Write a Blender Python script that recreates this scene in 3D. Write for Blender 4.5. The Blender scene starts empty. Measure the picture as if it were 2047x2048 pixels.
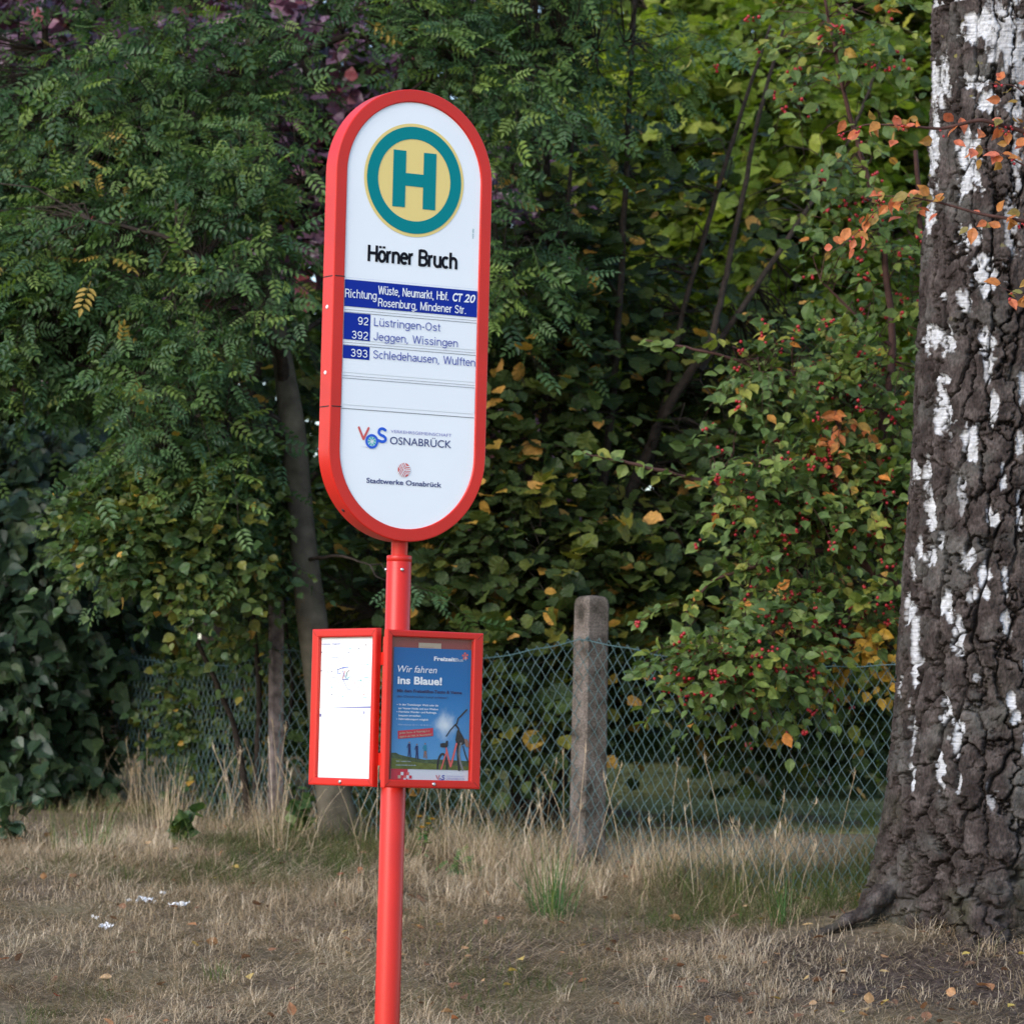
import bpy, math, random
import numpy as np
from mathutils import Vector, Matrix

rng = np.random.default_rng(11)
random.seed(11)
SC = bpy.context.scene
COL = SC.collection
R = math.radians

# ------------------------------------------------------------------ camera, sky, sun, exposure
F_PX, W_PX, H_PX, HOR, ROLL = 8140.0, 2047.0, 2048.0, 1525.0, R(1.40)
EYE = np.array([0.0, 0.0, 1.6])
PITCH = math.atan((HOR - H_PX / 2) / F_PX)
FWD = np.array([0, math.cos(PITCH), math.sin(PITCH)])
UP0 = np.array([0, -math.sin(PITCH), math.cos(PITCH)])
RGT = math.cos(ROLL) * np.array([1.0, 0, 0]) + math.sin(ROLL) * UP0
UPV = -math.sin(ROLL) * np.array([1.0, 0, 0]) + math.cos(ROLL) * UP0
cam = bpy.data.cameras.new("camera")
cam.sensor_fit = 'HORIZONTAL'
cam.sensor_width = 36.0
cam.lens = F_PX / W_PX * 36.0
cam.clip_end = 500
cam.dof.use_dof = True
cam.dof.focus_distance = 13.2
cam.dof.aperture_fstop = 6.8
camo = bpy.data.objects.new("camera", cam)
COL.objects.link(camo)
M3 = Matrix((RGT, UPV, -FWD)).transposed()
camo.matrix_world = Matrix.Translation(Vector(EYE)) @ M3.to_4x4()
SC.camera = camo

SUN_DIR = Vector((-0.60, -0.67, 0.58)).normalized()
world = bpy.data.worlds.new("World")
SC.world = world
world.use_nodes = True
wn = world.node_tree
bg = wn.nodes["Background"]
sky = wn.nodes.new("ShaderNodeTexSky")
sky.sky_type = 'NISHITA'
sky.sun_disc = False
sky.sun_elevation = math.asin(SUN_DIR.z)
sky.sun_rotation = math.atan2(SUN_DIR.x, SUN_DIR.y)
sky.air_density = 1.0
sky.dust_density = 1.0
sky.ozone_density = 1.0
bg.inputs[1].default_value = 0.15
wn.links.new(sky.outputs[0], bg.inputs[0])
sl = bpy.data.lights.new("sun", 'SUN')
sl.energy = 1.12
sl.angle = R(40)
sl.color = (1.0, 0.965, 0.92)
so = bpy.data.objects.new("sun", sl)
COL.objects.link(so)
so.rotation_euler = SUN_DIR.to_track_quat('Z', 'Y').to_euler()
so.location = (-20, -10, 20)
SC.view_settings.view_transform = 'Standard'
SC.view_settings.look = 'None'
SC.view_settings.exposure = 1.08
SC.view_settings.gamma = 1.0
SC.cycles.max_bounces = 8
SC.cycles.diffuse_bounces = 4
SC.cycles.transmission_bounces = 6
SC.cycles.transparent_max_bounces = 8


def at(px, py, Y):
    """point seen at photo pixel (px, py) when it stands Y metres away"""
    d = FWD + ((px - W_PX / 2) / F_PX) * RGT - ((py - H_PX / 2) / F_PX) * UPV
    return EYE + d * (Y / d[1])


GY = [-60, 11.0, 12.0, 13.0, 14.0, 15.6, 17.5, 18.6, 20.5, 23.0, 27.0, 40, 120]
GZ = [0.0, 0.0, 0.18, 0.42, 0.63, 0.90, 1.17, 1.27, 1.36, 1.47, 1.66, 2.1, 2.6]
BX, BY = 1.93, 15.95


def gz(x, y):
    x = np.asarray(x, float); y = np.asarray(y, float)
    z = np.interp(y, GY, GZ)
    z = z + 0.16 * np.exp(-(((x - BX) / 0.75) ** 2 + ((y - BY) / 0.7) ** 2))
    z = z + 0.012 * np.sin(2.1 * x + 1.3 * y) + 0.01 * np.sin(5.3 * x - 3.1 * y + 1)
    return z


def on_ground(px, py):
    """where the line of sight through a photo pixel meets the bank"""
    for Y in np.arange(12.5, 24, .01):
        p = at(px, py, Y)
        if p[2] <= float(gz(p[0], p[1])): return p
    return p


# ------------------------------------------------------------------ materials
def new_mat(name):
    m = bpy.data.materials.new(name)
    m.use_nodes = True
    return m, m.node_tree.nodes, m.node_tree.links, m.node_tree.nodes["Principled BSDF"]


def plain(name, col, rough=0.5, spec=0.5, metal=0.0, vary=0.0, scale=30.0, bump=0.0):
    m, n, l, p = new_mat(name)
    p.inputs["Roughness"].default_value = rough
    p.inputs["Metallic"].default_value = metal
    p.inputs["Specular IOR Level"].default_value = spec
    p.inputs["Base Color"].default_value = (*col, 1)
    if vary or bump:
        tc = n.new("ShaderNodeTexCoord")
        nz = n.new("ShaderNodeTexNoise"); nz.inputs["Scale"].default_value = scale
        nz.inputs["Detail"].default_value = 6
        l.new(tc.outputs["Object"], nz.inputs["Vector"])
        if vary:
            r = n.new("ShaderNodeValToRGB")
            a = tuple(max(0, c * (1 - vary)) for c in col); b = tuple(min(1, c * (1 + vary)) for c in col)
            r.color_ramp.elements[0].position = .3; r.color_ramp.elements[1].position = .7
            r.color_ramp.elements[0].color = (*a, 1); r.color_ramp.elements[1].color = (*b, 1)
            l.new(nz.outputs["Fac"], r.inputs[0]); l.new(r.outputs[0], p.inputs["Base Color"])
        if bump:
            b = n.new("ShaderNodeBump"); b.inputs["Strength"].default_value = bump
            b.inputs["Distance"].default_value = .01
            l.new(nz.outputs["Fac"], b.inputs["Height"]); l.new(b.outputs[0], p.inputs["Normal"])
    return m


def leaf_mat(name, ramp, trans=0.3, rough=0.5, spec=0.35, tcol=None):
    """ramp: list of (pos, colour) over the per-leaf 'tint'"""
    m, n, l, p = new_mat(name)
    a = n.new("ShaderNodeAttribute"); a.attribute_name = "tint"
    r = n.new("ShaderNodeValToRGB")
    e = r.color_ramp.elements
    while len(e) < len(ramp): e.new(0.5)
    for k, (pos, c) in enumerate(ramp):
        e[k].position = pos; e[k].color = (*c, 1)
    l.new(a.outputs["Fac"], r.inputs[0])
    tc = n.new("ShaderNodeTexCoord")
    nz = n.new("ShaderNodeTexNoise"); nz.inputs["Scale"].default_value = 55; nz.inputs["Detail"].default_value = 3
    l.new(tc.outputs["Object"], nz.inputs["Vector"])
    mp = n.new("ShaderNodeMapRange"); mp.inputs[1].default_value = .3; mp.inputs[2].default_value = .7
    mp.inputs[3].default_value = .75; mp.inputs[4].default_value = 1.2
    l.new(nz.outputs["Fac"], mp.inputs[0])
    mx = n.new("ShaderNodeVectorMath"); mx.operation = 'SCALE'
    l.new(r.outputs[0], mx.inputs[0]); l.new(mp.outputs[0], mx.inputs["Scale"])
    l.new(mx.outputs[0], p.inputs["Base Color"])
    p.inputs["Roughness"].default_value = rough
    p.inputs["Specular IOR Level"].default_value = spec
    t = n.new("ShaderNodeBsdfTranslucent")
    hs = n.new("ShaderNodeVectorMath"); hs.operation = 'MULTIPLY'
    hs.inputs[1].default_value = tcol or (1.3, 1.5, 0.55)
    l.new(mx.outputs[0], hs.inputs[0]); l.new(hs.outputs[0], t.inputs["Color"])
    ms = n.new("ShaderNodeMixShader"); ms.inputs[0].default_value = trans
    l.new(p.outputs[0], ms.inputs[1]); l.new(t.outputs[0], ms.inputs[2])
    l.new(ms.outputs[0], n["Material Output"].inputs[0])
    return m


M = {}
M['red'] = plain('red_powder_coat', (0.57, 0.019, 0.011), .33, .35, vary=.09, scale=5, bump=.03)
M['panel'] = plain('white_panel', (0.84, 0.87, 0.90), .35, .4, vary=.02, scale=4)
M['rail'] = plain('white_rail', (0.83, 0.86, 0.89), .4, .4)
M['gap'] = plain('rail_shade', (0.16, 0.17, 0.20), .6)  # grey for the shade along the rails, painted as flat lines
M['black'] = plain('black_print', (0.008, 0.008, 0.013), .6, .1)
M['blue'] = plain('blue_foil', (0.001, 0.020, 0.29), .45, .2)
M['ink'] = plain('blue_ink', (0.05, 0.075, 0.36), .5)
M['navy'] = plain('navy_ink', (0.03, 0.045, 0.17), .5)
M['pale_ink'] = plain('pale_violet_ink', (0.25, 0.25, 0.52), .5)
M['teal'] = plain('teal_foil', (0.0, 0.215, 0.235), .45, .12)
M['yellow'] = plain('yellow_foil', (0.80, 0.62, 0.23), .45, .15)
M['white_ink'] = plain('white_ink', (0.80, 0.82, 0.86), .4)
M['logo_red'] = plain('logo_red', (0.62, 0.09, 0.085), .5)
M['logo_blue'] = plain('logo_blue', (0.008, 0.10, 0.62), .5)
M['logo_teal'] = plain('logo_teal', (0.03, 0.45, 0.45), .5)
M['pale_grey'] = plain('pale_grey_ink', (0.55, 0.58, 0.72), .5)
M['steel'] = plain('steel_screw', (0.62, 0.62, 0.62), .3, .5, 1.0)
M['white_rivet'] = plain('white_rivet', (0.85, 0.85, 0.85), .3)
M['dark'] = plain('dark_seam', (0.02, 0.012, 0.012), .7)
M['paper'] = plain('white_paper', (0.86, 0.87, 0.88), .6)
M['back_red'] = plain('case_backing_red', (0.24, 0.035, 0.035), .6)
M['tag'] = plain('tan_paper_tag', (0.42, 0.33, 0.25), .7)


def poster_sky_mat():
    m, n, l, p = new_mat('poster_sky_print')
    tc = n.new("ShaderNodeTexCoord"); sp = n.new("ShaderNodeSeparateXYZ")
    l.new(tc.outputs["Object"], sp.inputs[0])
    mr = n.new("ShaderNodeMapRange"); mr.inputs[1].default_value = 1.96; mr.inputs[2].default_value = 1.59
    l.new(sp.outputs[2], mr.inputs[0])
    r = n.new("ShaderNodeValToRGB"); e = r.color_ramp.elements
    e[0].color = (0.0, 0.105, 0.33, 1); e[1].color = (0.10, 0.29, 0.55, 1)
    k = e.new(.35); k.color = (0.004, 0.135, 0.38, 1); k = e.new(.6); k.color = (0.035, 0.20, 0.46, 1)
    l.new(mr.outputs[0], r.inputs[0])
    d = n.new("ShaderNodeVectorMath"); d.operation = 'DISTANCE'
    mk = n.new("ShaderNodeCombineXYZ")
    mk.inputs[0].default_value = .1215; mk.inputs[2].default_value = 1.713
    cx = n.new("ShaderNodeCombineXYZ"); l.new(sp.outputs[0], cx.inputs[0]); l.new(sp.outputs[2], cx.inputs[2])
    nz = n.new("ShaderNodeTexNoise"); nz.inputs["Scale"].default_value = 28
    l.new(tc.outputs["Object"], nz.inputs["Vector"])
    l.new(cx.outputs[0], d.inputs[0]); l.new(mk.outputs[0], d.inputs[1])
    ad = n.new("ShaderNodeMath"); ad.operation = 'MULTIPLY_ADD'; ad.inputs[1].default_value = .05; 
    l.new(nz.outputs["Fac"], ad.inputs[0]); l.new(d.outputs["Value"], ad.inputs[2])
    g = n.new("ShaderNodeMapRange"); g.interpolation_type = 'SMOOTHSTEP'
    g.inputs[1].default_value = .080; g.inputs[2].default_value = .022
    l.new(ad.outputs[0], g.inputs[0])
    mx = n.new("ShaderNodeMixRGB"); mx.inputs[2].default_value = (0.62, 0.68, 0.74, 1)
    l.new(g.outputs[0], mx.inputs[0]); l.new(r.outputs[0], mx.inputs[1])
    l.new(mx.outputs[0], p.inputs["Base Color"]); p.inputs["Roughness"].default_value = .6
    p.inputs["Specular IOR Level"].default_value = .05
    return m


M['poster_sky'] = poster_sky_mat()
M['poster_hill'] = plain('poster_hill_print', (0.055, 0.085, 0.045), .5, .1, vary=.5, scale=60)
M['poster_grass'] = plain('poster_grass_print', (0.10, 0.12, 0.03), .5, .1, vary=.35, scale=40)
M['poster_dark'] = plain('poster_dark_print', (0.02, 0.022, 0.03), .5, .1, vary=.4, scale=120)
M['poster_grey'] = plain('poster_grey_print', (0.18, 0.18, 0.19), .5, .1)
M['poster_navy'] = plain('poster_navy_print', (0.012, 0.022, 0.10), .5, .1)
M['poster_teal'] = plain('poster_teal_print', (0.01, 0.20, 0.32), .5, .1)
M['poster_red'] = plain('poster_red_print', (0.50, 0.03, 0.06), .5, .1)
M['poster_brown'] = plain('poster_brown_print', (0.22, 0.13, 0.11), .5, .1)
M['poster_white'] = plain('poster_white_print', (0.60, 0.62, 0.68), .5, .1)
M['poster_pale'] = plain('poster_pale_print', (0.40, 0.52, 0.70), .5, .1)


def glass_mat():
    m, n, l, p = new_mat('clear_pane')
    t = n.new("ShaderNodeBsdfTransparent"); t.inputs[0].default_value = (.93, .94, .94, 1)
    g = n.new("ShaderNodeBsdfGlossy"); g.inputs["Roughness"].default_value = .08
    ms = n.new("ShaderNodeMixShader"); ms.inputs[0].default_value = .03
    l.new(t.outputs[0], ms.inputs[1]); l.new(g.outputs[0], ms.inputs[2])
    l.new(ms.outputs[0], n["Material Output"].inputs[0])
    return m


M['pane'] = glass_mat()


# ------------------------------------------------------------------ mesh helpers
class MB:
    def __init__(self):
        self.v = []; self.f = {3: [], 4: []}; self.t = {3: [], 4: []}; self.m = {3: [], 4: []}; self.n = 0

    def add(self, verts, faces, tint=0.5, mat=0):
        verts = np.asarray(verts, float).reshape(-1, 3)
        faces = np.asarray(faces, np.int64)
        k = faces.shape[1]
        self.v.append(verts); self.f[k].append(faces + self.n); self.n += len(verts)
        self.t[k].append(np.broadcast_to(np.asarray(tint, float), (len(faces),)))
        self.m[k].append(np.full(len(faces), mat, np.int64))

    def tube(self, path, rad, sides=6, tint=0.5, mat=0, cap=True):
        self.tubes(np.asarray(path, float)[None], np.broadcast_to(np.asarray(rad, float), (len(path),))[None], sides, tint, mat)
        if cap and sides > 3:
            b = self.n - len(path) * sides
            for ring in (0, len(path) - 1):
                c = np.asarray(path[ring], float)
                ids = b + ring * sides + np.arange(sides)
                tri = np.stack([ids, np.roll(ids, -1), np.full(sides, self.n)], 1)
                self.v.append(c[None]); self.n += 1
                self.f[3].append(tri); self.t[3].append(np.full(sides, tint)); self.m[3].append(np.full(sides, mat, np.int64))

    def tubes(self, P, rad, sides=3, tint=0.5, mat=0):
        """P (N,m,3) paths, rad (N,m)"""
        P = np.asarray(P, float); N, m, _ = P.shape
        rad = np.broadcast_to(rad, (N, m))
        T = np.gradient(P, axis=1)
        T /= np.linalg.norm(T, axis=2, keepdims=True) + 1e-9
        ref = np.where(np.abs(T[..., 2:3]) > .9, np.array([1.0, 0, 0]), np.array([0, 0, 1.0]))
        A = np.cross(T, ref); A /= np.linalg.norm(A, axis=2, keepdims=True) + 1e-9
        B = np.cross(T, A)
        th = np.arange(sides) * 2 * np.pi / sides
        V = P[:, :, None] + rad[:, :, None, None] * (np.cos(th)[:, None] * A[:, :, None] + np.sin(th)[:, None] * B[:, :, None])
        idx = np.arange(N * m * sides).reshape(N, m, sides)
        a = idx[:, :-1]; b = idx[:, 1:]
        Fq = np.stack([a, np.roll(a, -1, 2), np.roll(b, -1, 2), b], -1).reshape(-1, 4)
        if np.ndim(tint) == 1:
            tint = np.repeat(tint, (m - 1) * sides)
        self.add(V.reshape(-1, 3), Fq, tint, mat)

    def leaves(self, tpl, pos, axis, nrm, scale, tint, mat=0, width=None):
        """one copy of the template (verts, tris) per row"""
        tv, tf = tpl
        pos = np.asarray(pos, float); N = len(pos)
        if N == 0: return
        X = axis / (np.linalg.norm(axis, axis=1, keepdims=True) + 1e-9)
        Yv = np.cross(nrm, X); Yv /= np.linalg.norm(Yv, axis=1, keepdims=True) + 1e-9
        Z = np.cross(X, Yv)
        s = np.broadcast_to(np.asarray(scale, float), (N,))
        w = s if width is None else s * width
        V = pos[:, None] + tv[None, :, 0:1] * (X * s[:, None])[:, None] + tv[None, :, 1:2] * (Yv * w[:, None])[:, None] + tv[None, :, 2:3] * (Z * s[:, None])[:, None]
        Fi = (tf[None] + (np.arange(N) * len(tv))[:, None, None]).reshape(-1, tf.shape[1])
        self.add(V.reshape(-1, 3), Fi, np.repeat(np.broadcast_to(tint, (N,)), len(tf)), mat)

    def build(self, name, mats, parent=None, smooth=False, tint=False):
        me = bpy.data.meshes.new(name)
        V = np.concatenate(self.v).astype(np.float32)
        me.vertices.add(len(V)); me.vertices.foreach_set('co', V.ravel())
        F3 = np.concatenate(self.f[3]) if self.f[3] else np.zeros((0, 3), np.int64)
        F4 = np.concatenate(self.f[4]) if self.f[4] else np.zeros((0, 4), np.int64)
        L = np.concatenate([F3.ravel(), F4.ravel()]).astype(np.int32)
        me.loops.add(len(L)); me.loops.foreach_set('vertex_index', L)
        st = np.concatenate([np.arange(len(F3)) * 3, len(F3) * 3 + np.arange(len(F4)) * 4]).astype(np.int32)
        me.polygons.add(len(st)); me.polygons.foreach_set('loop_start', st)
        mi = np.concatenate(self.m[3] + self.m[4]).astype(np.int32)
        me.polygons.foreach_set('material_index', mi)
        me.polygons.foreach_set('use_smooth', np.full(len(st), bool(smooth)))
        if tint:
            at_ = me.attributes.new('tint', 'FLOAT', 'FACE')
            at_.data.foreach_set('value', np.concatenate(self.t[3] + self.t[4]).astype(np.float32))
        me.update(calc_edges=True)
        for mm in (mats if isinstance(mats, (list, tuple)) else [mats]): me.materials.append(mm)
        return link(name, me, parent)


def link(name, me, parent=None):
    o = bpy.data.objects.new(name, me)
    COL.objects.link(o)
    if parent is not None: o.parent = parent
    return o


def tag(o, label=None, cat=None, group=None, kind=None):
    if label: o['label'] = label
    if cat: o['category'] = cat
    if group: o['group'] = group
    if kind: o['kind'] = kind
    return o


def thing(name, label, cat, loc, group=None):
    o = link(name, None)
    o.location = loc
    return tag(o, label, cat, group)


def rel(o, root):
    """the mesh was written in world coordinates: keep it there under its root"""
    o.matrix_parent_inverse = Matrix.Translation(-Vector(root.location))
    return o


# value noise on a lattice, periodic hashing
def _h(ix, iy, iz, seed):
    n = (ix * 374761393 + iy * 668265263 + iz * 2147483647 + seed * 974634777) & 0xffffffff
    n = ((n ^ (n >> 13)) * 1274126177) & 0xffffffff
    n = ((n ^ (n >> 16)) * 2246822519) & 0xffffffff
    return ((n ^ (n >> 15)) & 0xffffff) / float(0xffffff)


def vnoise(x, y, z=0.0, seed=0):
    x, y, z = np.broadcast_arrays(np.asarray(x, float), np.asarray(y, float), np.asarray(z, float))
    xi = np.floor(x).astype(np.int64); yi = np.floor(y).astype(np.int64); zi = np.floor(z).astype(np.int64)
    u = x - xi; v = y - yi; w = z - zi
    u = u * u * (3 - 2 * u); v = v * v * (3 - 2 * v); w = w * w * (3 - 2 * w)
    r = 0
    for a in (0, 1):
        for b in (0, 1):
            for c in (0, 1):
                r = r + _h(xi + a, yi + b, zi + c, seed) * (u if a else 1 - u) * (v if b else 1 - v) * (w if c else 1 - w)
    return r


def fbm(x, y, z=0.0, seed=0, oct=4):
    s = 0; a = .5; t = 0
    for k in range(oct):
        s = s + a * vnoise(x * 2 ** k, y * 2 ** k, z * 2 ** k, seed + k); t += a; a *= .5
    return s / t


def worley(x, y, px, seed=0, jit=.9, block=False):
    """F1, F2 and a cell id on a jittered grid, periodic in x with period px cells"""
    xi = np.floor(x).astype(np.int64); yi = np.floor(y).astype(np.int64)
    f1 = np.full(x.shape, 9.0); f2 = np.full(x.shape, 9.0); cid = np.zeros(x.shape)
    for dx in (-1, 0, 1):
        for dy in (-1, 0, 1):
            cx = xi + dx; cy = yi + dy; cw = np.mod(cx, px)
            qx = cx + .5 + jit * (_h(cw, cy, 0 * cw, seed) - .5); qy = cy + .5 + jit * (_h(cw, cy, 0 * cw + 1, seed) - .5)
            d = (.35 * np.hypot(x - qx, y - qy) + .65 * np.maximum(np.abs(x - qx), np.abs(y - qy))) if block else np.hypot(x - qx, y - qy)
            near = d < f1
            f2 = np.where(near, f1, np.minimum(f2, d))
            cid = np.where(near, _h(cw, cy, 0 * cw + 2, seed), cid)
            f1 = np.where(near, d, f1)
    return f1, f2, cid


# ------------------------------------------------------------------ ground
def ground_mat():
    m, n, l, p = new_mat('thatch_ground')
    tc = n.new("ShaderNodeTexCoord")

    def noise(s, d=8):
        k = n.new("ShaderNodeTexNoise"); k.inputs["Scale"].default_value = s; k.inputs["Detail"].default_value = d
        l.new(tc.outputs["Object"], k.inputs["Vector"]); return k
    a = noise(1.6); b = noise(38)
    r = n.new("ShaderNodeValToRGB"); e = r.color_ramp.elements
    e[0].position = .3; e[0].color = (0.070, 0.050, 0.036, 1); e[1].position = .72; e[1].color = (0.32, 0.245, 0.175, 1)
    l.new(b.outputs[0], r.inputs[0])
    r2 = n.new("ShaderNodeValToRGB"); e = r2.color_ramp.elements
    e[0].position = .35; e[0].color = (0.075, 0.052, 0.040, 1); e[1].position = .6; e[1].color = (0.19, 0.165, 0.085, 1)
    l.new(a.outputs[0], r2.inputs[0])
    mx = n.new("ShaderNodeMixRGB"); mx.inputs[0].default_value = .45
    l.new(r.outputs[0], mx.inputs[1]); l.new(r2.outputs[0], mx.inputs[2])
    so_ = n.new("ShaderNodeAttribute"); so_.attribute_name = 'soil'
    m2 = n.new("ShaderNodeMixRGB"); l.new(so_.outputs['Fac'], m2.inputs[0]); l.new(mx.outputs[0], m2.inputs[1])
    r3 = n.new("ShaderNodeValToRGB"); e = r3.color_ramp.elements; e[0].position = .35; e[0].color = (.030, .021, .018, 1); e[1].position = .7; e[1].color = (.105, .078, .066, 1)
    l.new(b.outputs[0], r3.inputs[0]); l.new(r3.outputs[0], m2.inputs[2])
    l.new(m2.outputs[0], p.inputs["Base Color"]); p.inputs["Roughness"].default_value = .95
    p.inputs["Specular IOR Level"].default_value = .1
    bp = n.new("ShaderNodeBump"); bp.inputs["Strength"].default_value = .8; bp.inputs["Distance"].default_value = .02
    l.new(b.outputs[0], bp.inputs["Height"]); l.new(bp.outputs[0], p.inputs["Normal"])
    return m


xs = np.concatenate([np.linspace(-70, -6, 12), np.linspace(-5.5, 5.5, 150), np.linspace(6, 70, 12)])
ys = np.concatenate([np.linspace(-60, 11, 10), np.linspace(11.5, 22, 160), np.linspace(23, 120, 24)])
gx, gy = np.meshgrid(xs, ys)
gzz = gz(gx, gy) + np.where((np.abs(gx) < 5.6) & (gy < 22) & (gy > 11.3), .02 * (fbm(gx * 6, gy * 6, 0, 3) - .5), 0)
idx = np.arange(gx.size).reshape(gx.shape)
fq = np.stack([idx[:-1, :-1], idx[:-1, 1:], idx[1:, 1:], idx[1:, :-1]], -1).reshape(-1, 4)
g = MB(); g.add(np.stack([gx, gy, gzz], -1), fq)
gro = g.build('ground', ground_mat(), smooth=True)
at_ = gro.data.attributes.new('soil', 'FLOAT', 'POINT')
at_.data.foreach_set('value', np.clip(np.exp(-(((gx - 1.75) / .85) ** 2 + ((gy - 15.05) / .45) ** 2)) * 1.3 + np.exp(-(((gx - .95) / .45) ** 2 + ((gy - 15.6) / .25) ** 2)) * .6 + .5 * np.clip((fbm(gx * 2.2, gy * 2.6, 9, 31, 3) - .55) * 5, 0, 1), 0, 1).ravel().astype(np.float32))
tag(gro, 'dry grassy roadside bank sloping up to the fence', 'ground', kind='structure')

# road in front of the verge (below the frame)
road = MB(); road.add([(-70, -60, .004), (70, -60, .004), (70, 9.6, .004), (-70, 9.6, .004)], [(0, 1, 2, 3)])
tag(road.build('road', plain('asphalt', (.05, .05, .052), .9, vary=.3, scale=40)), 'grey asphalt road in front of the verge', 'road', kind='structure')
# lawn beyond the fence
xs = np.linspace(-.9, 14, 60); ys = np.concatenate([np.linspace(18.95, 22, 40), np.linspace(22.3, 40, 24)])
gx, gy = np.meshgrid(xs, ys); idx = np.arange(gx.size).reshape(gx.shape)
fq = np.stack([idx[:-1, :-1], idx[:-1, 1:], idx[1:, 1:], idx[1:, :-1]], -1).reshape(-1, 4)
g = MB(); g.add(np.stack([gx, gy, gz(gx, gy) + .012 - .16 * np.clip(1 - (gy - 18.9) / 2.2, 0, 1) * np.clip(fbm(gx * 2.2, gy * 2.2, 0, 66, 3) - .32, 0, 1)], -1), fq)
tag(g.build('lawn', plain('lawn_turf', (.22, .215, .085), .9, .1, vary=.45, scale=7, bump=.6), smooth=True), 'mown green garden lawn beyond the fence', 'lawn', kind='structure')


# ------------------------------------------------------------------ flat print collector (sign faces, posters)
class Flat:
    """polygons in the plane of a sign: u to the right, v up, off towards the reader"""

    def __init__(self): self.items = []

    def poly(self, pts, mat, off):
        self.items.append(('p', [tuple(p) for p in pts], mat, off))

    def rect(self, u0, v0, u1, v1, mat, off): self.poly([(u0, v0), (u1, v0), (u1, v1), (u0, v1)], mat, off)

    def ring(self, c, r_out, r_in, mat, off, n=96, ex=1.0):
        for k in range(n):
            a, b = 2 * math.pi * k / n, 2 * math.pi * (k + 1) / n
            if r_in <= 0:
                self.poly([c, (c[0] + ex * r_out * math.cos(a), c[1] + r_out * math.sin(a)), (c[0] + ex * r_out * math.cos(b), c[1] + r_out * math.sin(b))], mat, off)
            else:
                self.poly([(c[0] + ex * r * math.cos(t), c[1] + r * math.sin(t)) for r, t in ((r_in, a), (r_out, a), (r_out, b), (r_in, b))], mat, off)

    def stroke(self, pts, w, mat, off, smooth=False, cap=True):
        if smooth:
            out = []
            P = [np.array(p, float) for p in pts]
            P = [2 * P[0] - P[1]] + P + [2 * P[-1] - P[-2]]
            for i in range(1, len(P) - 2):
                for t in np.linspace(0, 1, 8, endpoint=False):
                    a, b, c, d = P[i - 1:i + 3]
                    out.append(.5 * (2 * b + (c - a) * t + (2 * a - 5 * b + 4 * c - d) * t * t + (3 * b - 3 * c + d - a) * t ** 3))
            pts = out + [P[-2]]
        P = np.array(pts, float)
        T = np.gradient(P, axis=0); T /= np.linalg.norm(T, axis=1, keepdims=True) + 1e-9
        Nn = np.stack([-T[:, 1], T[:, 0]], 1) * np.broadcast_to(np.asarray(w, float), (len(P),))[:, None] / 2
        for k in range(len(P) - 1):
            self.poly([P[k] - Nn[k], P[k + 1] - Nn[k + 1], P[k + 1] + Nn[k + 1], P[k] + Nn[k]], mat, off)
        if cap:
            ww = np.broadcast_to(np.asarray(w, float), (len(P),))
            for k in (0, -1): self.ring(tuple(P[k]), ww[k] / 2, 0, mat, off + .0002, 16)

    def text(self, s, u0, v0, u1, cap, mat, off, bold=0.0, shear=0.0, rot=0.0):
        cu = bpy.data.curves.new('lettering', 'FONT')
        cu.body = s; cu.offset = bold; cu.shear = shear; cu.resolution_u = 4
        ob = bpy.data.objects.new('lettering', cu)
        COL.objects.link(ob)
        self.items.append(('t', ob, (u0, v0, u1, cap, rot), mat, off))

    def build(self, name, parent):
        dg = bpy.context.evaluated_depsgraph_get()
        V = []; Fc = []; Mi = []; mats = []

        def mi(m):
            if m not in mats: mats.append(m)
            return mats.index(m)
        for it in self.items:
            if it[0] == 'p':
                _, pts, m, off = it
                b = len(V); V += [(p[0], -off, p[1]) for p in pts]; Fc.append(tuple(range(b, b + len(pts)))); Mi.append(mi(m))
            else:
                _, ob, (u0, v0, u1, cap, rot), m, off = it
                me = bpy.data.meshes.new_from_object(ob.evaluated_get(dg))
                co = np.array([v.co[:] for v in me.vertices])
                x0, x1 = co[:, 0].min(), co[:, 0].max()
                sx = (u1 - u0) / (x1 - x0); sy = cap / 0.727
                b = len(V); c, s_ = math.cos(rot), math.sin(rot)
                for q in co:
                    du, dv = (q[0] - x0) * sx, q[1] * sy
                    V.append((u0 + du * c - dv * s_, -off, v0 + du * s_ + dv * c))
                for p in me.polygons: Fc.append(tuple(b + i for i in p.vertices)); Mi.append(mi(m))
                bpy.data.objects.remove(ob)
                bpy.data.meshes.remove(me)
        me = bpy.data.meshes.new(name)
        me.from_pydata(V, [], Fc)
        for m in mats: me.materials.append(M[m])
        me.polygons.foreach_set('material_index', Mi)
        me.update()
        return link(name, me, parent)


def _arc(cx, cy, rx, ry, a0, a1, n=14):
    return [(cx + rx * math.cos(R(a0 + (a1 - a0) * k / n)), cy + ry * math.sin(R(a0 + (a1 - a0) * k / n))) for k in range(n + 1)]


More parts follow.
